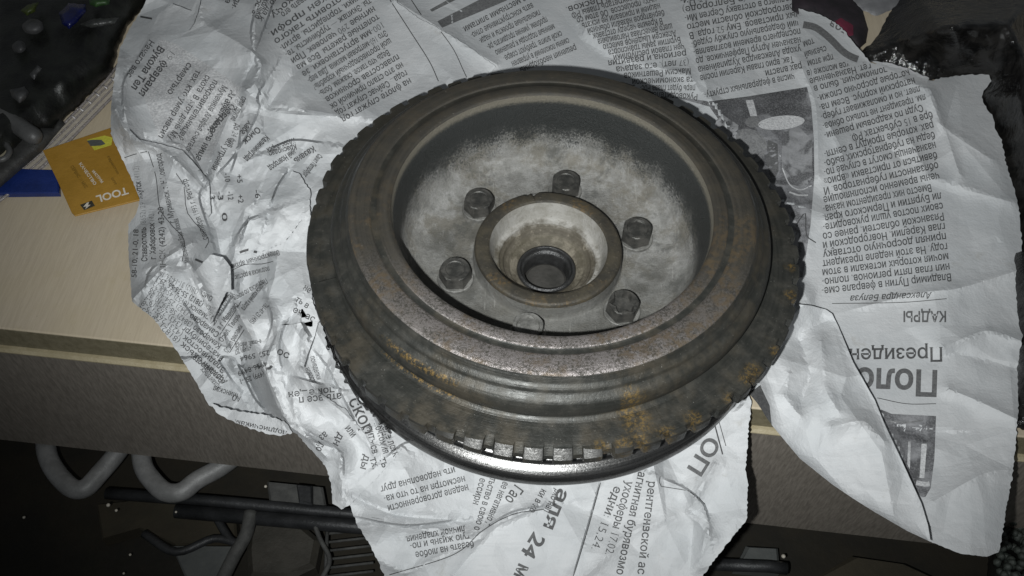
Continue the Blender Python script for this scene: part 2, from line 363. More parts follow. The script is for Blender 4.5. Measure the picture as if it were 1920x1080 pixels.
# dish: inner wall, fillet, floor
dish = wp('dish', lathe([(1.0, -.016), (.996, -.06), (.985, -.10), (.972, -.20), (.965, -.33), (.955, -.42), (.925, -.50), (.87, -.55), (.80, -.572), (.60, -.575), (.512, -.573), (.50, -.565), (.497, -.53), (.490, -.46)], 256, .004), MD)
def hub():
    v, f = lathe([(.490, -.462), (.484, -.44), (.470, -.432), (.405, -.432), (.391, -.442)], 192, .003); m = len(v)//192
    for i in range(192):
        a = math.degrees(2*math.pi*i/192)
        g = math.exp(-((a-103)/1.8)**2)+.6*math.exp(-((a-109)/1.4)**2)         # nicks in the far edge
        for k in range(m):
            x, y, z = v[i*m+k]; r = math.hypot(x, y)
            if r > .46: s_ = 1-.03*g; v[i*m+k] = (x*s_, y*s_, z-.012*g)
    return v, f
wp('hub_ring', hub(), MH)
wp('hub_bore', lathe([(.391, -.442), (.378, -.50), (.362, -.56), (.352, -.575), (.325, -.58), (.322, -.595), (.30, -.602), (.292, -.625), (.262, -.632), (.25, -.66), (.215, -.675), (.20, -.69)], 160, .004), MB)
wp('seal_ring', lathe([(.205, -.70), (.200, -.672), (.184, -.664), (.176, -.672), (.172, -.695), (.158, -.702), (.150, -.715), (.146, -.84)], 128, .004), M_SEAL)
wp('bore_plug', lathe([(.15, -.815), (.13, -.80), (.05, -.796), (.0005, -.796)], 64, 0), M_PLUG)
# six bolts
def hexbolt(kind, rot):
    R, h = .108, .105; v = []; f = []
    prof = [(0, .0, 1), (0, .012, 1), (.0, h-.02, 1), (.0, h-.006, .965), (.0, h, .88)]
    for _, z, s_ in prof:
        for k in range(24):
            a = 2*math.pi*k/24; hexr = R*math.cos(math.pi/6)/math.cos((a % (math.pi/3))-math.pi/6)
            rr = hexr if z < h-.02 else min(hexr, R*.965)
            if z >= h-.006: rr = R*.87*s_/.88 if z == h else min(hexr, R*.93)
            v.append((rr*math.cos(a+rot), rr*math.sin(a+rot), z))
    n = 24
    for j in range(4):
        for k in range(n): f.append((j*n+k, j*n+(k+1) % n, (j+1)*n+(k+1) % n, (j+1)*n+k))
    base = 4*n
    if kind == 'plain': inner = [(.60, h-.001), (.55, h-.006), (0.001, h-.006)]
    elif kind == 'dish': inner = [(.70, h), (.62, h-.016), (.30, h-.016), (.001, h-.014)]
    else: inner = [(.72, h), (.62, h-.045), (.001, h-.05)]
    for fr, z in inner:
        for k in range(n):
            a = 2*math.pi*k/n; q = R*fr
            if kind == 'star' and fr > .1: q *= 1+.20*math.cos(6*a)*(1 if k % 4 == 0 else .8)
            v.append((q*math.cos(a+rot), q*math.sin(a+rot), z))
    for j in range(len(inner)):
        o_ = base+j*n
        for k in range(n): f.append((o_+k, o_+(k+1) % n, o_+n+(k+1) % n, o_+n+k))
    return v, f
specs = [('plain', 0.2, 'oily'), ('plain', .5, 'oily'), ('dish', .35, 'oily'), ('star', .1, 'oily'), ('dish', .4, 'grey'), ('plain', .05, 'oily')]
PH = math.radians(139.3)
for k, (kd, rot, mt) in enumerate(specs):
    a = PH-k*math.pi/3; x, y = .639*math.cos(a), .639*math.sin(a)
    me = mesh(*hexbolt(kd, rot)); o = obj('bolt', me, M_GBOLT if mt == 'grey' else M_BOLT, smooth=True, ang=25)
    o.parent = wheel; o.matrix_parent_inverse = Matrix.Identity(4); o.location = (x, y, .875-.560)
    wv, wf = lathe([(.09, .008), (.116, .008), (.119, .002), (.120, -.013)], 40, .002)
    q = obj('washer', mesh(wv, wf), M_GBOLT, smooth=True, ang=25); q.parent = o
    if kd == 'star': o['label'] = 'bolt head with a star shaped socket'
# ------------------------------------------------------------------ crumple fields (height as piecewise flat facets, like creased paper)
GX0, GY0, GS, GW, GH = -60, -60, 2.5, 820, 480
EDGES = {}
def facet_map(spacing, seed, keep=False):
    rng = np.random.default_rng(seed); pts = []; 
    for j in range(int(1300/spacing)+3):
        for i in range(int(2200/spacing)+3):
            pts.append((GX0-spacing+(i+.5*(j % 2)+rng.uniform(-.42, .42))*spacing, GY0-spacing+(j+rng.uniform(-.42, .42))*spacing))
    z = rng.uniform(-1, 1, len(pts))
    vv, ee, ff, *_ = delaunay_2d_cdt([Vector(p) for p in pts], [], [], 0, 1e-6)
    if len(vv) != len(pts): z = rng.uniform(-1, 1, len(vv))
    P = np.array([(v[0], v[1]) for v in vv]); out = np.zeros((GH, GW))
    if keep: EDGES[spacing] = [(P[a], P[b]) for a, b in {tuple(sorted((t[i], t[(i+1) % 3]))) for t in ff for i in range(3)}]
    for t in ff:
        a, b, c = P[t[0]], P[t[1]], P[t[2]]
        x0 = max(0, int((min(a[0], b[0], c[0])-GX0)/GS)); x1 = min(GW-1, int((max(a[0], b[0], c[0])-GX0)/GS)+1)
        y0 = max(0, int((min(a[1], b[1], c[1])-GY0)/GS)); y1 = min(GH-1, int((max(a[1], b[1], c[1])-GY0)/GS)+1)
        if x1 < x0 or y1 < y0: continue
        X, Y = np.meshgrid(GX0+np.arange(x0, x1+1)*GS, GY0+np.arange(y0, y1+1)*GS)
        det = (b[0]-a[0])*(c[1]-a[1])-(c[0]-a[0])*(b[1]-a[1])
        if abs(det) < 1e-6: continue
        u = ((X-a[0])*(c[1]-a[1])-(c[0]-a[0])*(Y-a[1]))/det; w_ = ((b[0]-a[0])*(Y-a[1])-(X-a[0])*(b[1]-a[1]))/det
        m = (u >= -1e-4) & (w_ >= -1e-4) & (u+w_ <= 1.0001)
        out[y0:y1+1, x0:x1+1][m] = (z[t[0]]+(z[t[1]]-z[t[0]])*u+(z[t[2]]-z[t[0]])*w_)[m]
    return out
def samp(A, px, py):
    x = np.clip((px-GX0)/GS, 0, GW-1.01); y = np.clip((py-GY0)/GS, 0, GH-1.01); i = x.astype(int); j = y.astype(int); u = x-i; v = y-j
    return (A[j, i]*(1-u)+A[j, i+1]*u)*(1-v)+(A[j+1, i]*(1-u)+A[j+1, i+1]*u)*v
F0, F1, F2, F3, F4 = facet_map(170, 3, True), facet_map(92, 11, True), facet_map(44, 5, True), facet_map(23, 8), facet_map(11, 9)
def tps(ctrl):
    P = np.array([c[:2] for c in ctrl], float)/500; z = np.array([c[2] for c in ctrl], float); n = len(P)
    d = np.sqrt(((P[:, None]-P[None])**2).sum(2)); A = np.zeros((n+3, n+3)); A[:n, :n] = d+np.eye(n)*.02; A[:n, n] = 1; A[:n, n+1:] = P; A[n, :n] = 1; A[n+1:, :n] = P.T
    s_ = np.linalg.solve(A, np.concatenate([z, [0, 0, 0]]))
    def f(px, py):
        Q = np.stack([px, py], -1)/500; D = np.sqrt(((Q[..., None, :]-P)**2).sum(-1)); return D@s_[:n]+s_[n]+Q@s_[n+1:]
    return f
def inside(px, py, poly):
    r = np.zeros(px.shape, bool); n = len(poly)
    for i in range(n):
        x1, y1 = poly[i]; x2, y2 = poly[(i+1) % n]
        if y1 == y2: continue
        c = ((y1 > py) != (y2 > py)) & (px < (x2-x1)*(py-y1)/(y2-y1)+x1); r ^= c
    return r
def dpoly(px, py, poly, closed=True):
    d = np.full(px.shape, 1e9); n = len(poly)
    for i in range(n if closed else n-1):
        a = np.array(poly[i], float); b = np.array(poly[(i+1) % n], float); ab = b-a; L = ab@ab+1e-9
        t = np.clip(((px-a[0])*ab[0]+(py-a[1])*ab[1])/L, 0, 1); d = np.minimum(d, np.hypot(px-a[0]-t*ab[0], py-a[1]-t*ab[1]))
    return d
def densify(poly, step, jag=0, rng=None, curve=False):
    out = []; n = len(poly)
    for i in range(n):
        a = np.array(poly[i], float); b = np.array(poly[(i+1) % n], float); L = np.linalg.norm(b-a); k = max(1, int(L/step))
        for j in range(k):
            p = a+(b-a)*j/k
            if jag and L > 0:
                nn = np.array([-(b-a)[1], (b-a)[0]])/L
                p = p+nn*rng.uniform(-jag, jag)
            out.append((float(p[0]), float(p[1])))
    return out
# creases read off the photograph: (height, width px, points)
CREASES = [(.05, 26, [(372, -10), (378, 40), (430, 70), (470, 95)]), (.07, 22, [(480, -20), (478, 60), (476, 92)]), (-.06, 16, [(476, 92), (500, 45), (520, -10)]),
    (.07, 16, [(472, 96), (490, 120), (478, 158), (462, 168)]), (.05, 20, [(462, 168), (500, 205), (560, 215), (660, 218)]), (-.04, 14, [(500, 205), (540, 150), (575, 120)]),
    (.08, 14, [(215, 205), (232, 240), (250, 258)]), (.07, 12, [(250, 262), (310, 285), (360, 330), (386, 360)]), (.06, 14, [(222, 60), (208, 150), (228, 235)]),
    (.05, 14, [(232, 110), (228, 180), (240, 235)]), (.06, 14, [(430, 215), (400, 290), (385, 335)]), (.05, 16, [(360, 455), (300, 490), (275, 505)]),
    (.07, 12, [(250, 560), (310, 500), (355, 495), (400, 580), (440, 690)]), (-.06, 12, [(425, 660), (450, 680), (470, 720), (500, 780)]), (.07, 12, [(445, 520), (440, 570), (475, 640), (520, 760), (540, 790)]),
    (.06, 10, [(500, 560), (520, 620), (500, 690), (530, 770)]), (-.05, 12, [(530, 600), (505, 650)]), (.05, 14, [(548, 740), (560, 800), (610, 855)]), (.06, 14, [(545, 800), (590, 830), (640, 850), (640, 930)]),
    (.05, 10, [(570, 620), (565, 690), (600, 740)]), (.04, 12, [(600, 740), (660, 790), (700, 850)]), (.04, 16, [(740, 0), (820, 50), (880, 90), (930, 120)]), (-.03, 16, [(1050, 20), (1090, 75), (1130, 110), (1230, 130)]),
    (.03, 14, [(1100, 0), (1110, 60), (1160, 110), (1290, 140), (1330, 190)]), (.03, 18, [(1290, 0), (1300, 90), (1330, 175), (1365, 240)]), (.03, 18, [(1505, 130), (1530, 200), (1535, 330)]),
    (.025, 14, [(1555, 235), (1580, 290), (1575, 370), (1550, 410)]), (-.02, 12, [(1590, 230), (1650, 260), (1690, 300)]), (.03, 20, [(1700, 250), (1740, 330), (1900, 380)]), (.03, 20, [(1745, 180), (1760, 230), (1860, 300)]),
    (.03, 14, [(1560, 590), (1720, 550), (1800, 540), (1915, 505)]), (.045, 20, [(1770, 650), (1850, 620), (1918, 640)]), (.04, 18, [(1780, 730), (1830, 750), (1915, 790)]), (-.03, 24, [(1700, 700), (1790, 660), (1900, 690)]),
    (.05, 22, [(1540, 640), (1545, 720), (1570, 770)]), (.045, 20, [(1480, 700), (1470, 740), (1500, 780)]), (.05, 24, [(1560, 800), (1620, 790), (1660, 830)]), (-.04, 16, [(1500, 640), (1520, 700), (1500, 760)]), (.03, 26, [(1750, 940), (1840, 890), (1890, 880)]), (.03, 16, [(1700, 150), (1745, 170), (1800, 330)]),
    (.04, 14, [(1230, 890), (1290, 915), (1330, 985), (1310, 1060)]), (.05, 14, [(1340, 870), (1290, 960), (1340, 1010)]), (.04, 16, [(1100, 1080), (1180, 1000), (1260, 970)]), (-.03, 16, [(850, 1080), (930, 990), (1030, 950)]),
    (.05, 12, [(670, 985), (760, 990), (880, 1000), (1020, 945)]), (.04, 14, [(690, 1040), (760, 1075), (900, 1010)]), (-.04, 12, [(660, 930), (740, 965), (860, 975)]), (.03, 20, [(760, 880), (800, 950), (870, 990)])]
FOLDS = [[(300, 262), (345, 275), (372, 310), (390, 350)], [(383, 345), (374, 372), (392, 430)], [(404, 330), (440, 290), (470, 240), (487, 205)], [(440, 545), (420, 580), (398, 606)], [(490, 402), (462, 415), (440, 450)],
    [(548, 588), (530, 620), (524, 660), (530, 700)], [(585, 652), (615, 690), (640, 740), (672, 800)], [(540, 702), (575, 712), (612, 722)], [(300, 492), (280, 510), (270, 545)], [(430, 655), (455, 700), (480, 750), (520, 790)],
    [(452, 232), (446, 280), (430, 330)], [(500, 150), (484, 178), (488, 210)], [(250, 120), (230, 160), (232, 232)], [(545, 312), (520, 350), (505, 392)], [(905, 992), (960, 960), (1022, 948)], [(1240, 895), (1290, 918), (1322, 950), (1330, 985)],
    [(640, 640), (660, 690), (700, 740)], [(470, 400), (455, 440), (445, 470)], [(500, 560), (510, 600), (500, 640)], [(340, 560), (365, 600), (400, 660), (440, 720)], [(478, 20), (470, 60), (476, 96)], [(520, -20), (500, 40), (478, 96)], [(555, 205), (600, 212), (660, 222)],
    [(505, 280), (550, 262), (610, 268)], [(560, 800), (600, 822), (640, 850), (645, 900)], [(720, 860), (760, 830), (800, 830)], [(660, 968), (760, 985), (860, 975)], [(1125, 905), (1110, 960), (1075, 1080)]]
CREASES = [(h*(1.3 if p[0][0] < 700 else 1.2), w, p) for h, w, p in CREASES]
_gx, _gy = np.meshgrid(GX0+np.arange(GW)*GS, GY0+np.arange(GH)*GS); CR = np.zeros((GH, GW))
for h_, w_, p_ in CREASES:
    d_ = dpoly(_gx, _gy, p_, False); CR += h_*np.exp(-d_/w_)
def signed(px, py, pl):
    best = np.full(px.shape, 1e9); sg = np.ones(px.shape)
    for a, b in zip(pl[:-1], pl[1:]):
        a = np.array(a, float); b = np.array(b, float); ab = b-a; t = np.clip(((px-a[0])*ab[0]+(py-a[1])*ab[1])/(ab@ab), 0, 1)
        d = np.hypot(px-a[0]-t*ab[0], py-a[1]-t*ab[1]); c = np.sign(ab[0]*(py-a[1])-ab[1]*(px-a[0])); m = d < best; best[m] = d[m]; sg[m] = c[m]
    return best, sg
LINES = [np.array(smoothline(p, 6)) if len(p) > 2 else np.array(p, float) for _, _, p in CREASES]
for i_, p_ in enumerate(FOLDS):
    pl_ = np.array(smoothline(p_, 4)); d_, s_ = signed(_gx, _gy, pl_); e0 = np.hypot(_gx-pl_[0][0], _gy-pl_[0][1]); e1 = np.hypot(_gx-pl_[-1][0], _gy-pl_[-1][1])
    fade = np.clip(np.minimum(e0, e1)/22, 0, 1); a_ = (.048 if p_[0][0] < 700 else .035)*(1 if i_ % 2 else -1)
    CR += fade*np.where(s_*a_ > 0, abs(a_)*np.exp(-d_/34), -abs(a_)*.55*np.exp(-d_/14)); 
    for o_ in (-2.2, 2.2):
        t_ = np.gradient(pl_, axis=0); t_ /= np.linalg.norm(t_, axis=1)[:, None]+1e-9; LINES.append(pl_+np.stack([-t_[:, 1], t_[:, 0]], 1)*o_)
SEG = []
for pl_ in LINES:
    for a, b in zip(pl_[:-1], pl_[1:]): SEG.append((a, b, 4.5))
for k_, st_ in ((170, 6), (92, 6), (44, 6)): SEG += [(a, b, st_) for a, b in EDGES[k_]]
CP = []
for a, b, st_ in SEG:
    n_ = max(1, int(math.dist(a, b)/st_)); CP += [tuple(a+(b-a)*j/n_) for j in range(n_)]
_seen = set(); CPU = []
for p_ in CP:
    k_ = (int(p_[0]/2.6), int(p_[1]/2.6))
    if k_ not in _seen: _seen.add(k_); CPU.append(p_)
CPU = np.array(CPU); NEAR = np.zeros((1400, 2200), bool)
for x_, y_ in CPU:
    i, j = int(x_+60), int(y_+60)
    if 3 < i < 2196 and 3 < j < 1396: NEAR[j-3:j+4, i-3:i+4] = True
# how badly crumpled the paper is, over the picture
mf = tps([(250, 100, .6), (450, 100, .55), (300, 400, .9), (500, 400, 1.5), (400, 620, 1.5), (560, 700, 1.5), (650, 880, .9), (700, 100, .34), (1000, 50, .26), (1250, 80, .34), (1450, 80, .2), (1600, 300, .28), (1700, 450, .22), (1850, 300, .2), (1800, 700, .28), (1800, 950, .2), (1550, 800, .5), (900, 1000, .42), (1200, 980, .5), (1330, 900, .6), (560, 200, .4)])
BAKED = []          # paper surfaces (bvh, sheet object) for the print
zL = tps([(210, 60, -.76), (208, 230, -.74), (250, 370, -.80), (240, 500, -.80), (290, 100, -.66), (330, 20, -.70), (480, 150, -.58), (400, 40, -.66), (560, 60, -.74), (640, 150, -.80), (760, 100, -.84), (700, 0, -.82), (360, 200, -.66), (350, 300, -.66), (440, 330, -.72), (520, 400, -.58), (590, 280, -.80), (640, 230, -.84), (570, 560, -.60), (300, 450, -.66), (420, 560, -.60), (300, 580, -.78), (350, 690, -.84), (420, 770, -.96), (500, 700, -.66), (560, 700, -.64), (620, 700, -.80), (560, 800, -.90), (620, 860, -1.02), (700, 800, -.90), (240, 300, -.76)])
def zR0(px, py): return np.full(px.shape, -.875)+.05*np.exp(-((px-1745)/60)**2-((py-160)/50)**2)+.03*np.exp(-((px-1850)/90)**2-((py-900)/160)**2)-.10*np.clip((px-1820)/100, 0, 1)*np.clip((py-850)/200, 0, 1)
zF = tps([(640, 700, -.89), (1035, 700, -.89), (1400, 740, -.90), (700, 860, -1.02), (1035, 900, -1.06), (1380, 860, -1.02), (640, 960, -1.12), (1035, 1080, -1.34), (1400, 960, -1.14), (1350, 1080, -1.30), (720, 1080, -1.32)])
def crum(px, py, k=1., cr=1.):
    wx = px+7*np.sin(py/37.)+3*np.sin(px/19.+py/23.); wy = py+7*np.sin(px/41.)+3*np.sin(px/21.-py/17.)
    m = mf(px, py)*k
    return m*(.10*samp(F0, px, py)+.18*samp(F1, px, py)+.040*samp(F2, px, py)+.012*samp(F3, wx, wy)+.004*samp(F4, px, py))+samp(CR, px, py)*cr*1.25
def edge_world(P): return (P-E0)@nd         # >0 : in front of the table's edge
def paper(outline, zf, parent, name='sheet', step=5.5, jag=1.2, seed=1, lift=0, k=1., cr=1., curl=0, mat=None, zmin=True, keep=True, smooth=False):
    rng = np.random.default_rng(seed); B = densify(outline, step*.8, jag, rng)
    xs = [p[0] for p in B]; ys = [p[1] for p in B]
    X, Y = np.meshgrid(np.arange(min(xs), max(xs), step), np.arange(min(ys), max(ys), step*.87)); X[1::2] += step/2
    X = X.ravel(); Y = Y.ravel(); 
    vis = ((X-1030)/400)**2+((Y-500)/310)**2 > 1     # paper under the pulley needs no fine mesh
    X, Y = X[vis | (np.arange(len(X)) % 9 == 0)], Y[vis | (np.arange(len(X)) % 9 == 0)]
    m = inside(X, Y, B); X, Y = X[m], Y[m]; m = ~NEAR[np.clip((Y+60).astype(int), 0, 1399), np.clip((X+60).astype(int), 0, 2199)]; X, Y = X[m], Y[m]
    q = CPU[(CPU[:, 0] > min(xs)) & (CPU[:, 0] < max(xs)) & (CPU[:, 1] > min(ys)) & (CPU[:, 1] < max(ys))]; q = q[((q[:, 0]-1030)/400)**2+((q[:, 1]-500)/310)**2 > 1]; q = q[inside(q[:, 0], q[:, 1], B)]
    X = np.concatenate([X, q[:, 0]]); Y = np.concatenate([Y, q[:, 1]])
    m = dpoly(X, Y, B) > step*.45; X, Y = X[m], Y[m]
    pts = B+list(zip(X.tolist(), Y.tolist())); nb = len(B)
    vv, ee, ff, *_ = delaunay_2d_cdt([Vector(p) for p in pts], [(i, (i+1) % nb) for i in range(nb)], [tuple(range(nb))], 1, 1e-5)
    px = np.array([v[0] for v in vv]); py = np.array([v[1] for v in vv])
    z = zf(px, py)+crum(px, py, k, cr)+lift
    if curl: z = z+curl*np.exp(-dpoly(px, py, B)/9.)
    P = un(px, py, z)
    if zmin:
        for _ in range(2):
            on = edge_world(P) < .02; lo_ = TAB+.012+lift*.5; zz = np.where(on & (z < lo_+.03), lo_+.03*np.exp(np.clip((z-lo_-.03)/.03, -30, 0)), z); z = zz; P = un(px, py, z)
    r = np.hypot(P[:, 0], P[:, 1]); rim = (r < 1.66) & (z > -.43); z = np.where(rim, -.43, z); P = un(px, py, z); r = np.hypot(P[:, 0], P[:, 1])
    z = np.where((r < 1.545) & (z > -.884), -.886, z); P = un(px, py, z)
    me = mesh(P, [tuple(f) for f in ff]); o = obj(name, me, mat or MP, parent, smooth=False)
    me.polygons.foreach_set('use_smooth', [smooth]*len(me.polygons))
    if keep: BAKED.append((BVHTree.FromPolygons([tuple(p) for p in P], [tuple(f) for f in ff]), o))
    return o
page = thing('newspaper_page', 'big right newspaper page with headline and torn edges reaching past the table', 'newspaper')
left = thing('crumpled_newspaper', 'badly crumpled newspaper left of the pulley with the 19 февраля column', 'newspaper')
front = thing('newspaper_sheet', 'newspaper sheet hanging over the table edge below the pulley', 'newspaper')
R_OUT = [(600, -45), (1500, -45), (1497, 10), (1500, 22), (1540, 62), (1570, 90), (1600, 117), (1632, 118), (1665, 124), (1700, 137), (1745, 152), (1760, 147), (1800, 142), (1842, 139), (1856, 140), (1859, 152), (1845, 170), (1841, 182), (1848, 200), (1860, 215), (1866, 240), (1878, 262), (1885, 300), (1893, 330), (1904, 362), (1912, 400), (1917, 470), (1919, 560), (1916, 640), (1912, 700), (1909, 760), (1905, 830), (1897, 900), (1886, 960), (1878, 1010), (1873, 1034), (1830, 1026), (1790, 1008), (1745, 985), (1690, 930), (1600, 840), (1560, 760), (1480, 690), (1405, 735), (1200, 650), (700, 600), (600, 400)]
paper(R_OUT, zR0, page, seed=2, jag=1.6)
L_OUT = [(292, -45), (268, 15), (245, 50), (225, 90), (214, 150), (208, 200), (208, 250), (222, 285), (240, 320), (262, 372), (256, 400), (241, 420), (240, 450), (243, 500), (247, 565), (290, 600), (320, 640), (345, 680), (365, 712), (392, 760), (440, 775), (500, 790), (560, 815), (580, 840), (612, 870), (640, 850), (700, 830), (760, 800), (800, 700), (760, 400), (800, 200), (905, 150), (930, 125), (872, 82), (822, 53), (790, 37), (745, 5), (738, -45)]
paper(L_OUT, zL, left, seed=3, jag=1.0)
F_OUT = [(690, 700), (1380, 700), (1410, 752), (1404, 800), (1398, 880), (1403, 905), (1400, 975), (1372, 1010), (1347, 1040), (1295, 1110), (735, 1110), (712, 1060), (690, 1015), (670, 985), (655, 945), (662, 900), (680, 800)]
paper(F_OUT, zF, front, seed=4, jag=1.4)
# folded-over pieces
def fold(poly, zf, par, lift_, seed, k=1., cr=1., curl=.012, jag=.8, step=5): return paper(poly, zf, par, 'folded_corner', step, jag*.7, seed, lift_*1.3, k, cr, curl)
fold([(280, 67), (297, 26), (323, 7), (350, 17), (359, 20), (368, 0), (374, -30), (380, -20), (372, 20), (364, 42), (354, 58), (337, 64)], zL, left, .07, 21)
fold([(240, 242), (262, 262), (300, 270), (342, 282), (366, 308), (392, 340), (396, 400), (388, 410), (380, 372), (352, 350), (312, 338), (275, 306), (246, 266)], zL, left, .06, 22, 1, 1, .03)
fold([(440, 470), (447, 440), (470, 414), (487, 408), (505, 380), (530, 345), (548, 320), (560, 325), (582, 358), (581, 390), (556, 425), (534, 455), (490, 472), (478, 468), (445, 478)], zL, left, .06, 23, .8, 1, .02, 2)
fold([(534, 455), (556, 425), (581, 390), (585, 430), (585, 560), (600, 602), (590, 612), (545, 612), (517, 585), (503, 556), (515, 522), (520, 482)], zL, left, .08, 24, .45, 1, .015, 2)
fold([(358, 518), (395, 477), (418, 482), (432, 500), (434, 545), (424, 548), (396, 607), (380, 562)], zL, left, .06, 25, .4)
fold([(524, 611), (560, 606), (597, 601), (592, 625), (580, 655), (568, 692), (545, 665), (531, 642)], zL, left, .11, 26, .5, 1, .02)
fold([(395, 757), (420, 765), (455, 772), (500, 778), (536, 792), (548, 812), (522, 818), (498, 812), (470, 804), (430, 787), (408, 776)], zL, left, .05, 27, .4, .5, .0, 2)
fold([(548, 770), (556, 738), (600, 738), (648, 768), (700, 832), (752, 842), (738, 862), (700, 902), (655, 948), (640, 955), (624, 944), (620, 905), (612, 876), (582, 842), (560, 818)], tps([(548, 770, -.80), (600, 740, -.76), (700, 832, -.92), (750, 842, -.95), (655, 948, -1.06), (620, 905, -1.04), (640, 850, -.90), (582, 842, -.90)]), front, .0, 28, .8, 1, .0, 1.6)
# big folded corner of the right-hand page, and the torn strip at its top
FR = [(1491, 570), (1520, 573), (1548, 580), (1560, 588), (1572, 612), (1600, 680), (1640, 750), (1657, 792), (1690, 862), (1728, 945), (1740, 985), (1745, 1016), (1700, 995), (1640, 960), (1600, 935), (1560, 908), (1500, 860), (1447, 797), (1443, 760), (1428, 728), (1422, 712), (1448, 650), (1468, 606)]
FR_O = fold(FR, lambda a, b: zR0(a, b)+.10, page, .01, 29, 1.1, 1.0, .03, .2)
fold([(1497, 16), (1540, 28), (1566, 42), (1584, 58), (1600, 80), (1620, 103), (1635, 119), (1603, 118), (1572, 112), (1545, 82), (1518, 62), (1500, 52)], zR0, page, .10, 30, .3, .3, .01, 1.6)
fold([(1745, 1016), (1728, 945), (1742, 955), (1800, 990), (1874, 1035), (1850, 1044), (1800, 1038)], lambda a, b: zR0(a, b)-.02, page, -.02, 31, .2, .3, .0, .8)
fold([(1632, 114), (1665, 117), (1700, 128), (1742, 146), (1738, 154), (1695, 140), (1660, 127)], zR0, page, .03, 32, .2, .3, .01, 1.4)
dk = paper([(1404, 738), (1424, 716), (1438, 738), (1445, 765), (1449, 800), (1434, 778), (1420, 756)], lambda a, b: zR0(a, b), page, 'dark_gap_wedge', 6, .3, 33, .02, .2, 0, 0, MI3, keep=False)  # black sheet stands in for the dark gap beside the folded corner

# ------------------------------------------------------------------ print on the paper
def hit(px, py):
    d = ray(px, py); o = Vector(CAM); best = None
    for bvh, sh in BAKED:
        h = bvh.ray_cast(o, d)
        if h[0] is not None and (best is None or h[3] < best[0]): best = (h[3], h[0], h[1], sh)
    return (best, d)
ACC = {}; SER = [0]            # (thing, kind, serial) -> verts, faces
def press(pts, faces, kind, off=.0035, maxedge=9.):
    """lay flat print given in picture coordinates onto the paper beneath it"""
    H = []; SER[0] += 1
    for (x, y) in pts:
        b, d = hit(x, y)
        H.append(None if b is None else (Vector(CAM)+d*(b[0]-off), b[3], b[0]))
    for f in faces:
        hs = [H[i] for i in f]
        if any(h is None for h in hs): continue
        if any(h[1] is not hs[0][1] for h in hs) or hs[0][1] is FR_O: continue
        ds = [h[2] for h in hs]
        ext = max(math.hypot(pts[a][0]-pts[b][0], pts[a][1]-pts[b][1]) for a in f for b in f)
        if max(ds)-min(ds) > .05+ext*.022: continue
        key = (hs[0][1].parent.name, kind, SER[0]); V, F = ACC.setdefault(key, ([], []))
        n = len(V); V += [tuple(h[0]) for h in hs]; F.append(tuple(range(n, n+len(hs))))
def glyphs(txt, bold=False, it=False, serif=False):
    """letter outlines of Blender's own font, filled here (small serifs added where the print has them)"""
    c = bpy.data.curves.new('t', 'FONT'); c.body = txt; c.shear = .3 if it else 0
    o = bpy.data.objects.new('t', c); C.objects.link(o); bpy.context.view_layer.update()
    cv = o.to_curve(bpy.context.evaluated_depsgraph_get(), apply_modifiers=False); loops = []
    for sp in cv.splines:
        B = sp.bezier_points; n = len(B); L = []
        if n < 3: continue
        for i in range(n):
            a, b = B[i], B[(i+1) % n]; p0, p1, p2, p3 = (np.array(q[:2]) for q in (a.co, a.handle_right, b.handle_left, b.co))
            dv = p3-p0; ln = np.hypot(*dv)+1e-9; bend = max(abs(dv[0]*(q-p0)[1]-dv[1]*(q-p0)[0])/ln for q in (p1, p2))
            k = 1 if bend < .004 else (2 if ln < .12 else 4)
            for t in range(k):
                t /= k; L.append((1-t)**3*p0+3*(1-t)**2*t*p1+3*(1-t)*t*t*p2+t**3*p3)
        Q = [L[0]]
        for p in L[1:]:
            if np.hypot(*(p-Q[-1])) > .003: Q.append(p)
        if np.hypot(*(Q[0]-Q[-1])) < .003: Q.pop()
        if len(Q) > 2: loops.append(Q)
    o.to_curve_clear(); bpy.data.objects.remove(o); bpy.data.curves.remove(c)
    extra = []
    if loops:
        areas = [sum(a[0]*b[1]-b[0]*a[1] for a, b in zip(Q, Q[1:]+Q[:1])) for Q in loops]; sg = 1 if areas[int(np.argmax(np.abs(areas)))] > 0 else -1
        off = .026 if bold else .012
        new = []
        for Q in loops:
            N = []
            for i, p in enumerate(Q):
                a, b = Q[i-1], Q[(i+1) % len(Q)]; e1 = (p-a)/(np.hypot(*(p-a))+1e-9); e2 = (b-p)/(np.hypot(*(b-p))+1e-9)
                t = e1+e2; t = t/(np.hypot(*t)+1e-9); nrm = np.array([t[1], -t[0]])*sg; N.append(p+nrm*off*min(1.6, 1/max(.5, abs(t@e1))))
            new.append(N)
        if serif:
            for Q in loops:
                for a, b in zip(Q, Q[1:]+Q[:1]):
                    w_ = abs(b[0]-a[0])
                    if abs(a[1]-b[1]) < .01 and .05 < w_ < .135:
                        x0, x1, y = min(a[0], b[0]), max(a[0], b[0]), a[1]
                        if abs(y) < .03 or y > .45 or y < -.12:
                            h = .038 if y < .1 else -.038
                            extra += [[(x0-.055, y), (x0-.001, y), (x0-.001, y+h), (x0-.045, y+h*.6)], [(x1+.001, y), (x1+.055, y), (x1+.045, y+h*.6), (x1+.001, y+h)]]
        loops = new
    V = []; F = []
    for Q in loops:
        n0 = len(V); V += [Vector((float(p[0]), float(p[1]))) for p in Q]; F.append(list(range(n0, n0+len(Q))))
    if not V: return [], []
    E_ = [(f[i], f[(i+1) % len(f)]) for f in F for i in range(len(f))]
    vv, ee, ff, *_ = delaunay_2d_cdt(V, [], F, 2, 1e-5)
    v = [(p[0], p[1]) for p in vv]; f = [tuple(t) for t in ff]
    for q in extra:
        n0 = len(v); v += [(float(a), float(b)) for a, b in q]; f.append((n0, n0+1, n0+2, n0+3))
    return v, f
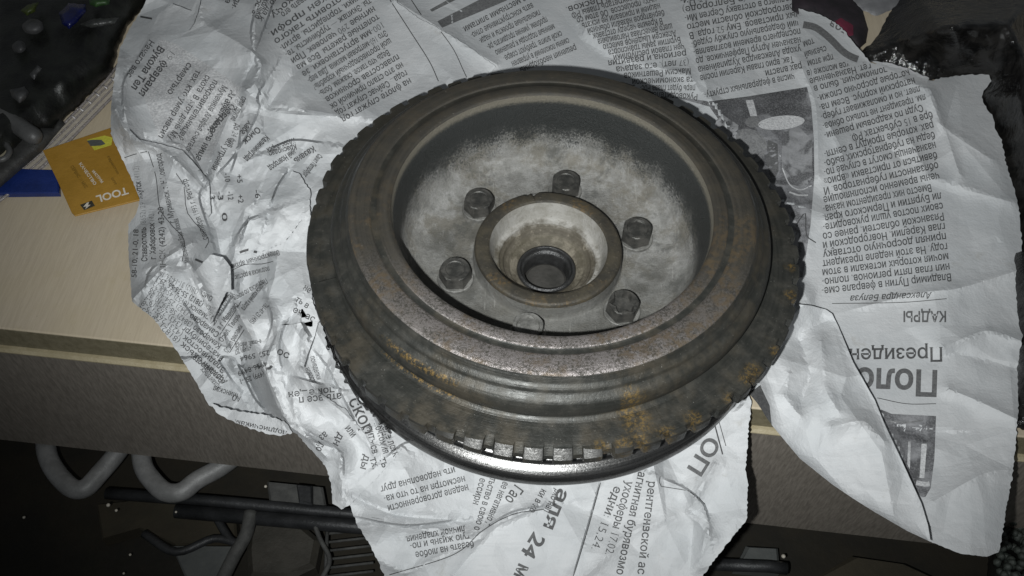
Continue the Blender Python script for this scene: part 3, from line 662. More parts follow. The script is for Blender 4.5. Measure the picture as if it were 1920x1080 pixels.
def line(txt, p0, p1, cap, kind='ink', bold=False, it=False, natural=False, serif=True):
    """text whose x-height middle runs p0 -> p1 in the picture; cap = height of a capital in px"""
    cap = cap*1.12
    v, f = glyphs(txt, bold, it, serif and not bold)
    if not v: return
    x0 = min(a for a, _ in v); x1 = max(a for a, _ in v); p0 = np.array(p0, float); p1 = np.array(p1, float)
    d = p1-p0; L = np.linalg.norm(d); d = d/L; dn = np.array([-d[1], d[0]]); sy = cap/.7; sx = L/(x1-x0)
    if natural: sx = sy
    pts = [tuple(p0+d*(a-x0)*sx-dn*(b-.27)*sy) for a, b in v]
    cc = p0+d*L/2
    if ((cc[0]-1030)/395)**2+((cc[1]-490)/300)**2 < .8: return
    big = cap > 22
    if big:     # split long triangles so that heavy letters follow the creases
        for _ in range(3):
            nf = []; cache = {}
            for (a, b, c_) in [t if len(t) == 3 else t[:3] for t in f]+[(t[0], t[2], t[3]) for t in f if len(t) == 4]:
                e = max(((math.dist(pts[i], pts[j])), i, j, k) for i, j, k in ((a, b, c_), (b, c_, a), (c_, a, b)))
                if e[0] > 9:
                    _, i, j, k = e; key = (min(i, j), max(i, j))
                    if key not in cache: cache[key] = len(pts); pts.append(((pts[i][0]+pts[j][0])/2, (pts[i][1]+pts[j][1])/2))
                    nf += [(i, cache[key], k), (cache[key], j, k)]
                else: nf.append((a, b, c_))
            f = nf
    press(pts, f, kind)
def block(lines, a0, b0, a1, b1, cap, **k):
    """lines[0] runs a0->b0, lines[-1] runs a1->b1"""
    n = max(1, len(lines)-1); a0, b0, a1, b1 = (np.array(q, float) for q in (a0, b0, a1, b1))
    for i, t in enumerate(lines):
        if not t: continue
        s0 = a0+(a1-a0)*i/n; s1 = b0+(b1-b0)*i/n; fr = 0
        if t[0] == '>': s0 = s0+(s1-s0)*.08; t = t[1:]
        if t[-1] == '~': t = t[:-1]; s1 = s0+(s1-s0)*min(1, len(t)/29)
        line(t, s0, s1, cap, **k)
def stroke(pts, wd, kind='rule', curve=True):
    pts = smoothline(pts, max(2, int(max(math.dist(pts[0], pts[1]), 8)/8))) if curve and len(pts) > 2 else [np.array(q, float) for q in pts]
    q = []
    for a, b in zip(pts[:-1], pts[1:]):
        k = max(1, int(np.linalg.norm(b-a)/5)); q += [a+(b-a)*j/k for j in range(k)]
    q.append(pts[-1]); V = []; F = []
    for i, p in enumerate(q):
        t = q[min(i+1, len(q)-1)]-q[max(i-1, 0)]; t = t/(np.linalg.norm(t)+1e-9); n = np.array([-t[1], t[0]]); V += [tuple(p-n*wd/2), tuple(p+n*wd/2)]
    for i in range(len(q)-1): F += [(2*i, 2*i+1, 2*i+3, 2*i+2)]
    press(V, F, kind)
def area(poly, kind, off=.0022, step=6):
    B = densify(poly, step); xs = [p[0] for p in B]; ys = [p[1] for p in B]
    X, Y = np.meshgrid(np.arange(min(xs), max(xs), step), np.arange(min(ys), max(ys), step)); X = X.ravel(); Y = Y.ravel()
    m = inside(X, Y, B); X, Y = X[m], Y[m]; m = dpoly(X, Y, B) > 2.5; X, Y = X[m], Y[m]; nb = len(B)
    vv, ee, ff, *_ = delaunay_2d_cdt([Vector(p) for p in B+list(zip(X.tolist(), Y.tolist()))], [(i, (i+1) % nb) for i in range(nb)], [tuple(range(nb))], 1, 1e-5)
    press([tuple(v) for v in vv], [tuple(f) for f in ff], kind, off)
def ell(cx, cy, a, b, rot=0, n=22): return [(cx+a*math.cos(t)*math.cos(rot)-b*math.sin(t)*math.sin(rot), cy+a*math.cos(t)*math.sin(rot)+b*math.sin(t)*math.cos(rot)) for t in (2*math.pi*i/n for i in range(n))]
#@PRINT
# right-hand column, upside down: lines start at the right
block(['Владимир Путин в феврале сме-', 'нил глав пяти регионов, полно-', 'мочия которых истекали в этом', 'году. На этой неделе президент', 'принял досрочную отставку', 'глав Карелии, Новгородской и', 'Рязанской областей, ранее со', 'своих постов ушли руководите-', 'ли Бурятии и Пермского края.', '>Вместо них президентом назна-', 'чены временно исполняющие', 'обязанности губернаторов. И', 'бавиться от приставки «врио»', 'назначенцы смогут в случае по-', 'беды на губернаторских выбо-', 'рах, которые пройдут в сентя-', 'бре в 15 субъектах РФ.~'], (1783, 518), (1541, 545), (1748, 214), (1546, 272), 12.5)
block(['>Судя по кадровым решени-', 'ям, президент не только обнов-', 'ляет, но и омолаживает губер-', 'наторский корпус. Всем па-', 'которые досрочно сложи-'], (1746, 196), (1546, 254), (1705, 135), (1533, 184), 11.5)
for t_, a_, b_ in (('полномочия, было в', (1664, 129), (1526, 166)), ('лет. Назначенные', (1634, 122), (1518, 152)), ('ков моложе (в', (1592, 119), (1513, 137)), ('при этом', (1562, 106), (1514, 119)), ('съезный', (1549, 90), (1508, 102)), ('том', (1526, 76), (1506, 83))): line(t_, a_, b_, 11)
# middle columns
block(['>числе в федеральных структу-', 'рах власти.~', '>Так, врио главы Карелии после', 'ухода Александра Худилайнена', 'назначен Артур Парфенчиков, до', 'последнего времени возглавляв-', 'ший Федеральную службу судеб-', 'ных приставов. Ему 52 года. В', 'Новгородской области место', 'ушедшего в отставку Сергея Ми-', 'тина занял (в Белгороде)', 'ных приставов Андрей Ни-'], (1504, 139), (1321, 178), (1497, -40), (1276, 2), 11)
block(['Руководителем', 'перь будет глава Рос-', 'та экономической', 'Максим Решетников', '(37 лет), его задача', 'региона и развития'], (1308, 181), (1215, 176), (1287, 99), (1140, 118), 10.5)
block(['чен главой республики', 'Бурятии замы транспорта', 'Алексей Цыденов вместо', 'шего Вячеслава Наговицына', '>В Кремле череду отставок', 'бернаторов назвали обычной', 'нацией и призвали не искать', 'ных» процессов. Об этом со', 'пресс-секретарь главы РФ', 'Дмитрий Песков.'], (1283, 86), (1150, 108), (1215, -28), (1062, 18), 10.5)
block(['решения необходимы', 'смены поколений в управлен', 'ской элите: требуют совре-', 'менные подходы к решению', 'проблем, умение продвигать ре-', 'гиональные проекты и нади-', 'вать конструктивные отно-', 'с местными элитами.'], (1080, 88), (975, 131), (985, -4), (868, 56), 10.5)
block(['на флоте служат год', 'года... Сейчас служат год', 'но это стало причиной ок', 'плавсостав срочников.', '>Ведь что такое, скажем, боль-', 'шой противолодочный корабль?', 'Это 160-метровая махина. Два вер-', '100-мм артустановки, зе', 'толетные ракеты. Все ма', 'нитные 290 человек. При', 'ты. Экипаж — турбинисты, те-', 'ханики, торпедисты, артил-', 'Подготовить такого', 'ли нужен профи.'], (770, 150), (640, 225), (672, -45), (505, 66), 10.5)
block(['давать его', 'хочу.'], (580, -10), (528, 28), (548, -4), (507, 33), 10.5)
block(['когда к', 'сколько', 'ность-'], (517, -6), (487, 38), (490, -10), (474, 30), 9.5)
line('ди-', (447, -4), (436, 16), 9); line('та', (432, -10), (425, 6), 9)
area([(820, 40), (829, 52), (950, 1), (950, -18), (905, -4)], 'grey'); area([(806, 18), (810, 22), (862, -4), (860, -12)], 'grey')
stroke([(728, -5), (770, 60), (805, 115), (822, 152)], 1.6); stroke([(768, -5), (790, 28)], 1.6); stroke([(822, 53), (850, 92), (868, 130), (875, 145)], 1.4)
# printed photographs on the page
area([(1262, 181), (1330, 190), (1400, 181), (1513, 163), (1521, 195), (1526, 260), (1527, 330), (1520, 420), (1505, 520), (1440, 520), (1430, 340), (1330, 200)], 'photo')
area(ell(1465, 230, 44, 13, -.1), 'pale', .0032); area([(1398, 188), (1412, 187), (1420, 218), (1407, 218)], 'pale', .0032); area(ell(1412, 229, 15, 10, 0), 'midgrey', .0032)
area([(1466, 245), (1500, 240), (1522, 262), (1524, 330), (1510, 352), (1480, 345), (1466, 318)], 'softgrey', .003); stroke([(1467, 315), (1480, 345), (1500, 356), (1522, 348)], 2.2, 'pale'); area(ell(1400, 275, 38, 34), 'midgrey', .0028); area([(1355, 215), (1385, 235), (1380, 262), (1350, 250), (1340, 228)], 'softgrey', .0028); area([(1440, 262), (1458, 270), (1460, 320), (1448, 345), (1436, 300)], 'ink2', .0028); area([(1470, 400), (1500, 395), (1496, 470), (1474, 480)], 'softgrey', .0028)
stroke([(1480, 360), (1497, 366), (1515, 366)], 3, 'pale'); stroke([(1494, 420), (1510, 400), (1512, 440), (1530, 455)], 2, 'rule')
line('Александра Белуза', (1748, 552), (1594, 559), 10.5, it=True); stroke([(1775, 560), (1690, 567), (1560, 569)], 1.3)
line('КАДРЫ', (1774, 591), (1694, 591), 17, 'ink2', bold=True); line('Президен', (1768, 661), (1592, 664), 23); line('Поло', (1757, 713), (1604, 708), 41, 'ink2', bold=True)
stroke([(1755, 757), (1700, 757), (1645, 746)], 1.3)
area([(1645, 765), (1672, 776), (1755, 780), (1752, 860), (1745, 915), (1735, 932), (1722, 932), (1700, 880), (1670, 830)], 'photo')
area([(1728, 832), (1738, 832), (1733, 896), (1724, 896)], 'pale', .0032); area([(1703, 828), (1708, 828), (1706, 880), (1701, 870)], 'pale', .0032); stroke([(1665, 790), (1700, 792), (1730, 788)], 3, 'midgrey'); stroke([(1718, 905), (1735, 908), (1743, 907)], 9, 'pale')
stroke([(1506, 46), (1530, 52), (1556, 72), (1580, 96), (1600, 108), (1628, 117)], 13, 'grey'); line('лов', (1588, 60), (1557, 42), 12, 'ink2', bold=True)
# left: calendar column, read downwards
line('19 февраля', (322, 98), (264, 178), 12, bold=True); line('Вукола Тел', (302, 88), (250, 166), 12, bold=True); line('Начало вес', (284, 76), (240, 144), 10)
line('18 февраля', (450, 184), (392, 246), 10.5, bold=True); line('Агафья Коров ница', (437, 170), (370, 300), 10.5, bold=True)
for t_, a_, b_ in (('Мученица Агафья считает', (421, 161), (350, 284)), ('покровительницей', (405, 151), (335, 261)), ('скота. В этот день Му', (390, 142), (318, 262)), ('тех, кто умер насил', (372, 132), (300, 258)), ('смертью.', (356, 119), (315, 178)), ('семи другие', (458, 182), (436, 226)), ('до 24 фев', (446, 232), (430, 276)), ('их утренни', (430, 262), (400, 318))): line(t_, a_, b_, 10.5)
area([(262, 160), (300, 72), (330, 82), (455, 165), (430, 225), (395, 300), (300, 262)], 'tint', .0014)
for t_, a_, b_, c_ in (('Омск', (485, 240), (457, 268), 10), ('Калининград', (501, 256), (460, 300), 10), ('Хаба', (469, 228), (453, 250), 10), ('Казань', (589, 277), (552, 302), 10), ('Новосибирск', (552, 262), (500, 282), 9), ('Краснодар', (555, 274), (504, 288), 9), ('ний Новгород', (552, 283), (504, 316), 10), ('Санкт-Петербург', (600, 290), (570, 330), 9)): line(t_, a_, b_, c_, bold=True)
for t_, x_, y_ in (('-10', 424, 332), ('-12', 430, 366), ('-6', 481, 363), ('-3', 411, 366), ('+2', 449, 372), ('0', 419, 406), ('-3', 395, 365), ('+5', 447, 334)): line(t_, (x_, y_-7), (x_+2, y_+9), 9)
line('Якутск (4112)', (263, 373), (256, 312), 10, bold=True); line('г. Мурманск, г. Н.Новгород', (324, 418), (297, 288), 9.5); line('сентября 1993 г. Регистр', (386, 449), (346, 336), 9.5); line('Минеральные Воды, Москва', (352, 492), (330, 410), 8.5)
line('Ставрополь (8652) 29', (272, 490), (268, 380), 9.5, bold=True); line('г. Хабаровск (421)', (288, 486), (284, 392), 9.5, bold=True); line('ИНСК (4242) 43-20', (307, 508), (302, 388), 9.5); line('58-10, 21-0, 18', (252, 520), (256, 430), 8.5)
stroke([(228, 298), (250, 290), (276, 284)], 1.4); stroke([(278, 284), (292, 330), (300, 390), (320, 420), (345, 450), (342, 490)], 1.4); stroke([(330, 325), (345, 350), (352, 400), (390, 445), (385, 465)], 1.4)
stroke([(243, 238), (262, 259), (300, 268), (340, 278), (366, 305), (392, 338)], 8, 'grey'); stroke([(263, 31), (285, 35)], 3.5)
# lower left: phone lists
PH_ = ['Архангельск (8182) 20-65-', 'Владивосток (423) 265-12-8', 'Екатеринбург (343) 262-19-4', 'Кемерово (3842) 58-39-10, 36', 'Самарово (342) 254-40-29', 'Мурманск (8152) 45-68-23', 'Пск (3812) 55-36-56, 29-1', 'Омск (3812) 31-14-24, 16']
block(PH_, (425, 718), (262, 575), (398, 560), (300, 512), 9.5)
line('(Владивосток (', (420, 715), (352, 660), 9.5, bold=True); line('Архангельск', (412, 728), (378, 690), 9); line('Минская', (446, 742), (400, 727), 9); line('АО', (452, 748), (436, 744), 9)
for t_, a_, b_ in (('ННОГО АРХИВА', (402, 600), (438, 550)), ('в г. Иваново', (410, 616), (444, 570)), ('Орел, Тверь', (414, 640), (448, 590)), ('Отдел рекламы', (424, 660), (452, 610))): line(t_, a_, b_, 8.5)
stroke([(398, 608), (410, 580), (430, 548)], 4); stroke([(412, 628), (440, 585), (452, 565)], 1.4); stroke([(426, 668), (450, 630), (458, 618)], 1.4); stroke([(444, 476), (466, 468), (488, 474), (530, 455)], 4.5); stroke([(366, 486), (380, 492)], 4); stroke([(400, 480), (418, 481)], 3)
for t_, a_, b_ in (('Электронная архив', (524, 472), (432, 500)), ('подписка в роспис', (505, 503), (440, 520)), ('Подписка по почте', (500, 525), (438, 560)), ('Индексы изданий и досуга', (495, 530), (455, 580)), ('781-47-23 (495)', (500, 570), (470, 605)), ('+7(499) 257', (470, 650), (440, 660)), ('257 5964', (505, 660), (450, 672)), ('4956-8499', (500, 680), (446, 700)), ('(499) 257-1', (495, 700), (450, 715)), ('e-mail: info@', (490, 640), (440, 648))): line(t_, a_, b_, 8.5, bold=(t_[0] == 'И'))
stroke([(432, 508), (460, 496), (490, 495), (512, 490)], 1.3); stroke([(480, 685), (500, 693), (510, 686)], 5)
line('не', (570, 538), (582, 546), 10); line('ть в', (555, 560), (578, 575), 10); line('ек-ас', (550, 580), (590, 600), 10.5)
for t_, a_, b_, c_ in (('помещен', (628, 730), (540, 740), 11), ('ать все п', (640, 742), (560, 750), 12), ('понеделки', (585, 668), (598, 712), 9), ('новости', (575, 690), (590, 720), 9), ('-8', (612, 640), (618, 656), 11), ('ос', (520, 658), (542, 668), 12)): line(t_, a_, b_, c_)
line('скор', (661, 748), (692, 812), 21); line('нить св', (692, 800), (703, 850), 12); line('почтомия', (706, 792), (724, 850), 12); line('деле легк', (717, 790), (743, 856), 12); line('тх,', (698, 858), (704, 878), 12); line('ды', (688, 852), (680, 880), 12); line('ть', (716, 858), (722, 876), 12)
for t_, a_, b_ in (('дн', (640, 812), (628, 835)), ('аз', (612, 812), (600, 822)), ('до', (604, 830), (596, 845)), ('или', (650, 800), (664, 818))): line(t_, a_, b_, 12)
line('подписчикам', (538, 812), (440, 790), 8)
# front sheet
for t_, a_, b_ in (('ить недовольна друг', (853, 880), (713, 917)), ('несмотря на то что ка-', (872, 897), (720, 935)), ('неделе договоренности', (878, 913), (727, 953)), ('личной кладения.', (872, 990), (760, 1011)), ('гую жизнь и по-', (880, 1004), (769, 1024)), ('бовать на любое', (888, 1019), (779, 1040))): line(t_, a_, b_, 11.5)
for t_, a_, b_ in (('ессирн', (905, 897), (891, 946)), ('тьство в свою о', (924, 896), (893, 994)), ('ее негативно г', (948, 904), (913, 984)), ('ки в ко', (1020, 918), (996, 960)), ('рко нап', (1046, 918), (1024, 960))): line(t_, a_, b_, 11.5)
line('Гао', (972, 912), (952, 940), 18); line('аля', (1056, 918), (1027, 990), 21, bold=True); line('24', (1010, 1002), (985, 1042), 24, 'ink', bold=True); line('м', (982, 1060), (972, 1082), 22, bold=True)
for t_, a_, b_ in (('едни: 15,24.', (1158, 913), (1114, 1030)), ('ухосферы 17.02.', (1180, 902), (1140, 1040)), ('агнитная бурявозмо', (1203, 885), (1161, 1077)), ('рентгенвской ас', (1222, 902), (1201, 1077))): line(t_, a_, b_, 14)
line('ОП', (1336, 822), (1298, 884), 26, 'ink2', bold=True); stroke([(1126, 905), (1100, 1000), (1075, 1080)], 1.4); stroke([(1340, 796), (1355, 852)], 2.5); stroke([(1348, 790), (1361, 836)], 1.4)
stroke([(730, 1078), (850, 1040), (905, 995), (960, 965), (1020, 955)], 1.6); stroke([(1238, 893), (1240, 912), (1290, 920), (1322, 945)], 1.3); stroke([(696, 972), (716, 976)], 5)
KM = {'ink': MI, 'ink2': mat_ink('charcoal_headline_ink', .09), 'rule': MI3, 'grey': mat_ink('grey_bar_ink', .11), 'photo': mat_photo('printed_photo_tones', (.10, .10, .105), (.30, .30, .31), 6), 'pale': mat_ink('pale_photo_tone', .40), 'midgrey': mat_ink('middle_photo_tone', .15), 'softgrey': mat_photo('soft_photo_tone', (.22, .22, .225), (.36, .36, .37), 9), 'tint': mat_ink('light_grey_tint', .37)}
KN = {'ink': 'printed_line', 'ink2': 'printed_headline', 'rule': 'printed_rule', 'grey': 'printed_bar', 'photo': 'printed_photo', 'pale': 'printed_highlight', 'midgrey': 'printed_halftone', 'softgrey': 'printed_halftone', 'tint': 'printed_tint'}
for (pn, kd, _), (V, F) in ACC.items():
    me = mesh(V, F); o = obj(KN[kd], me, KM[kd], bpy.data.objects[pn])
#@THINGS
# ------------------------------------------------------------------ things lying around
def lump(name, outline, H, mat, parent=None, step=7, base=TAB+.004, soft=40, k=1., seed=1, jag=1.5, pw=.55):
    """a soft heap: rises from its outline at the table to height H"""
    rng = np.random.default_rng(seed); B = densify(outline, step*.8, jag, rng); xs = [p[0] for p in B]; ys = [p[1] for p in B]
    X, Y = np.meshgrid(np.arange(min(xs), max(xs), step), np.arange(min(ys), max(ys), step)); X[1::2] += step/2; X = X.ravel(); Y = Y.ravel()
    m = inside(X, Y, B); X, Y = X[m], Y[m]; m = dpoly(X, Y, B) > step*.45; X, Y = X[m], Y[m]; nb = len(B)
    vv, ee, ff, *_ = delaunay_2d_cdt([Vector(p) for p in B+list(zip(X.tolist(), Y.tolist()))], [(i, (i+1) % nb) for i in range(nb)], [tuple(range(nb))], 1, 1e-5)
    px = np.array([v[0] for v in vv]); py = np.array([v[1] for v in vv]); d = np.clip(dpoly(px, py, B)/soft, 0, 1)
    q = d**pw; ox, oy = seed*131 % 700, seed*77 % 300
    gx = (px+ox) % 1900; gy = (py+oy) % 1050
    z = base+H*q+k*q*(.10*samp(F1, gx, gy)+.06*samp(F2, gx, gy)+.03*samp(F3, gx, gy)+.008*samp(F4, gx, gy))
    z = np.maximum(z, base); P = un(px, py, z); me = mesh(P, [tuple(f) for f in ff]); o = obj(name, me, mat, parent, True, None); return o
def glossy(name, a, b, rough, sc=14):
    s = NT(name); n = s.noise(sc, 3, .6, dist=.8); f = s.noise(sc*4, 4, .7, dist=.6); s.set(Base_Color=s.mix(s.step(n, .35, .65), a, b), Roughness=rough, Specular_IOR_Level=.4); s.bump(s.math('ADD', n, s.math('MULTIPLY', f, .45)), .018, .7); return s.m
M_BAG = glossy('black_bag_film', (.005, .005, .005), (.018, .017, .016), .11, 6)
M_BAG2 = glossy('crumpled_black_film', (.006, .006, .006), (.02, .02, .019), .2, 12)
M_DK = simple('dark_olive_cloth', (.003, .003, .003), (.010, .011, .009), .4, 0, 6)
M_GRY = simple('grey_moulded_plastic', (.05, .05, .05), (.075, .075, .074), .45, 0, 4)
M_WHT = simple('dimmed_white_plastic', (.03, .03, .031), (.065, .065, .066), .5, 0, 6)  # white darkened to stand in for the dim corner
# top right: black plastic bag with glints, black soft case beside it
tag(lump('plastic_bag', [(1590, 122), (1612, 100), (1640, 75), (1668, 25), (1700, -40), (1990, -60), (1990, 600), (1925, 600), (1913, 560), (1911, 470), (1899, 362), (1881, 300), (1873, 262), (1861, 240), (1855, 218), (1842, 200), (1835, 182), (1838, 170), (1852, 154), (1852, 147), (1842, 146), (1800, 149), (1745, 150), (1700, 136), (1665, 122), (1632, 116)], .62, M_BAG, soft=110, seed=5, k=1.3, pw=1.15), 'glossy black plastic bag heaped at the top right behind the page', 'plastic bag')
tag(lump('black_bag', [(1895, 470), (1990, 440), (1990, 830), (1900, 800), (1905, 640)], .12, M_BAG2, soft=40, seed=6, k=.8), 'dark patterned cloth just showing past the right edge of the page', 'cloth')
cs = tag(lump('soft_case', [(1470, 30), (1480, -40), (1530, -50), (1590, -20), (1618, 20), (1628, 55), (1624, 80), (1608, 94), (1580, 80), (1540, 50)], .10, simple('matt_black_case', (.012, .010, .012), (.028, .02, .026), .7, 0, 5), soft=38, seed=7, k=.15, jag=.3), 'small rounded black case with a dark red patch under the torn strip', 'case')
pp = lump('red_patch', [(1562, 42), (1578, 32), (1600, 48), (1600, 66), (1582, 70)], .02, simple('dark_red_fabric', (.10, .012, .03), (.16, .02, .045), .7), base=TAB+.105, soft=10, seed=7, k=0, jag=.3); pp.parent = cs
tag(lump('grey_sheet', [(1560, -50), (1720, -60), (1690, 12), (1640, 30), (1600, 12)], .05, simple('smooth_grey_card', (.14, .14, .145), (.19, .19, .195), .5), soft=30, seed=2, k=.1), 'smooth grey sheet between the black case and the black bag', 'sheet')
# top left: dark heap in a clear blister pack
tag(lump('dark_cloth', [(-60, -60), (330, -60), (275, 5), (240, 50), (222, 90), (212, 135), (110, 235), (10, 320), (-60, 360)], .30, M_DK, soft=60, seed=8, k=.25), 'dark crumpled bag heap filling the top left corner', 'bag')
for nm, poly, mt, hb, lb, ct in (('plastic_disc', ell(62, 50, 20, 15), M_WHT, .36, 'round dull white cap near the top left corner', 'disc'), ('plastic_scrap', ell(36, 88, 13, 12), M_WHT, .34, 'small faint grey scrap left of the dark heap', 'scrap'),
        ('foil_scrap', [(55, 140), (70, 122), (78, 128), (64, 150)], M_WHT, .34, 'narrow pale scrap lying mid-height on the dark heap', 'scrap'), ('paper_scrap', [(18, 168), (45, 162), (55, 175), (48, 186), (36, 194), (22, 182)], M_WHT, .36, 'palest ragged white scrap just above the grey tool', 'scrap'),
        ('blue_lump', [(110, 25), (128, 6), (160, 8), (162, 22), (142, 44), (130, 54), (116, 44)], simple('deep_blue_plastic', (.002, .003, .03), (.003, .006, .06), .25), .40, 'deep blue glossy lump at the top left', 'wrapper'),  # a blue lump of no certain kind
        ('green_wrapper', [(38, 20), (52, 8), (72, 4), (66, 22), (50, 30)], simple('yellow_green_wrapper', (.02, .03, .006), (.045, .06, .01), .5), .38, 'yellow green wrapper bit nearest the top left corner', 'wrapper'),
        ('green_leaf', [(166, -6), (208, -8), (205, 8), (180, 14), (168, 8)], simple('leaf_green_plastic', (.01, .03, .008), (.025, .065, .015), .5), .38, 'brighter green wrapper bit right of the blue lump', 'wrapper'),
        ('clear_strap', [(150, 46), (170, 36), (225, 32), (215, 44), (170, 52)], simple('greyish_film', (.02, .022, .02), (.05, .05, .05), .3), .36, 'thin greyish film strip right of the blue lump', 'film')):
    tag(lump(nm, poly, .05, mt, soft=9, seed=9, k=.15, base=TAB+hb, jag=.8, step=4), lb, ct)
# blister pack: grey tool under a clear edge
bl = thing('blister_pack', 'clear blister pack holding a grey plastic tool at the left edge', 'packaging')
gb = lump('tool_body', [(-60, 185), (0, 180), (30, 193), (60, 222), (100, 240), (112, 222), (122, 232), (100, 258), (78, 285), (60, 300), (0, 352), (-60, 360)], .10, simple('dark_grey_plastic', (.028, .028, .027), (.05, .05, .048), .45), bl, soft=20, seed=3, k=.12, jag=.3, base=TAB+.08)  # body is a darker grey than the arm
P_ = [un(a, b, TAB+.24) for a, b in smoothline([(-40, 192), (0, 212), (40, 240), (72, 262)], 6)]
v_, f_ = tube(P_, [.07]*(len(P_)-2)+[.06, .03], 12); obj('tool_arm', mesh(v_, f_), M_GRY, bl, True)
P_ = [un(a, b, TAB+.22) for a, b in smoothline([(-40, 298), (0, 300), (16, 290), (16, 277), (0, 262), (-40, 250)], 6)]
v_, f_ = tube(P_, .022, 10); obj('handle_hole_rim', mesh(v_, f_), M_GRY, bl, True)
pl = [tuple(un(a, b, TAB+.2)[:2]) for a, b in ((-40, 256), (0, 264), (13, 278), (13, 290), (0, 298), (-40, 296))]
v_, f_ = prism(pl, TAB+.19, TAB+.202, .003); obj('handle_hole', mesh(v_, f_), simple('cream_showing_through', (.27, .24, .17), (.33, .30, .22), .6), bl)
M_CLR = NT('clear_scratched_plastic'); M_CLR.set(Base_Color=(.75, .75, .76), Roughness=M_CLR.mixf(M_CLR.noise(30), .12, .4), Alpha=.22, Specular_IOR_Level=.8); M_CLR.bump(M_CLR.noise(20), .02); M_CLR = M_CLR.m
M_EDG = NT('clear_plastic_rib'); M_EDG.set(Base_Color=(.30, .27, .26), Roughness=.2, Alpha=.75, Specular_IOR_Level=.8); M_EDG.bump(M_EDG.noise(25), .02); M_EDG = M_EDG.m
for off in (0, 9, 19, 30):
    P_ = [un(a+off*.66, b+off*.75, TAB+.03) for a, b in ((228, 112), (200, 150), (120, 232), (60, 290), (0, 338), (-60, 385))]
    v_, f_ = tube(P_, .011 if off in (0, 30) else .007, 8); obj('flange_rib', mesh(v_, f_), M_EDG, bl, True)
fl = [(232, 118), (252, 138), (205, 192), (140, 252), (105, 300), (20, 366), (-60, 420), (-60, 385), (0, 338), (60, 290), (120, 232), (200, 150)]
V = [tuple(un(a, b, TAB+.022)) for a, b in fl]; obj('flange', mesh(V, [tuple(range(len(V)))]), M_CLR, bl)
for k in range(6):
    a, b = 212-k*15, 148+k*14
    v_, f_ = tube([un(a-4, b-2, TAB+.05), un(a+4, b+4, TAB+.05)], .006, 6); obj('crimp_mark', mesh(v_, f_), simple('bright_crimp', (.45, .42, .42), (.6, .58, .58), .2) if k == 0 else bpy.data.materials['bright_crimp'], bl, True)
# blue strip and the orange card
bz = [tuple(un(a, b, TAB+.03)[:2]) for a, b in ((-60, 316), (110, 322), (112, 364), (-60, 366))]
v_, f_ = prism(bz, TAB+.003, TAB+.05, .01); bo = obj('blue_strip', mesh(v_, f_), simple('blue_plastic', (.008, .020, .10), (.013, .03, .15), .35, 0, 4)); tag(bo, 'flat blue plastic strip running under the orange card', 'strip')
CZ = TAB+.075
card = thing('orange_card', 'orange cardboard tag printed TOOL beside the crumpled newspaper', 'card')
cp = [tuple(un(a, b, CZ)[:2]) for a, b in ((80, 282), (206, 240), (238, 310), (262, 374), (140, 404), (134, 398), (108, 340))]
v_, f_ = prism(cp, CZ-.012, CZ, .002); obj('card_board', mesh(v_, f_), simple('orange_card_stock', (.29, .155, .018), (.35, .19, .028), .5, 0, 3), card)
def flat(name, pts2, faces, mat, z=CZ+.003, par=card): obj(name, mesh([tuple(un(a, b, z)) for a, b in pts2], faces), mat, par)
def ctext(txt, p0, p1, cap, mat, bold=True):
    v, f = glyphs(txt, bold); x0 = min(a for a, _ in v); x1 = max(a for a, _ in v); p0 = np.array(p0, float); p1 = np.array(p1, float); d = p1-p0; L = np.linalg.norm(d); d /= L; dn = np.array([-d[1], d[0]])
    flat('card_lettering', [tuple(p0+d*(a-x0)*L/(x1-x0)-dn*(b-.35)*cap/.7) for a, b in v], f, mat)
M_CW = simple('white_print_and_glint', (.55, .50, .42), (.62, .58, .5), .5); M_CK = simple('black_card_print', (.03, .028, .02), (.05, .045, .03), .5); M_CY = simple('lime_card_print', (.45, .42, .04), (.55, .52, .06), .5); M_CO = simple('dark_ochre_card_print', (.15, .085, .012), (.19, .11, .018), .5); M_CG = simple('slate_card_print', (.07, .075, .07), (.10, .105, .10), .5)
ctext('TOOL', (240, 357), (181, 374), 13, M_CW)
flat('card_emblem', [(150, 384), (172, 376), (178, 386), (158, 394)], [(0, 1, 2, 3)], M_CK); flat('card_emblem', [(156, 388), (163, 380), (167, 379), (165, 384), (170, 384), (160, 392), (162, 387)], [(0, 1, 2, 3, 4, 5, 6)], M_CW, CZ+.005)
flat('card_emblem', [(163, 262), (196, 254), (211, 258), (209, 272), (177, 282)], [(0, 1, 2, 3, 4)], M_CY); flat('card_emblem', [(163, 264), (172, 262), (190, 262), (198, 270), (188, 273), (170, 274)], [(0, 1, 2, 3, 4, 5)], M_CG, CZ+.005)
ctext('КАЧЕСТВО', (150, 306), (179, 346), 5.5, M_CW); ctext('ИНСТРУМ', (174, 320), (192, 342), 5, M_CW); ctext('СЕРВИС 24 МЕС', (134, 311), (162, 352), 6, M_CO); ctext('гарантия', (203, 293), (222, 326), 5, M_CO); ctext('опт', (210, 333), (218, 346), 5, M_CO)
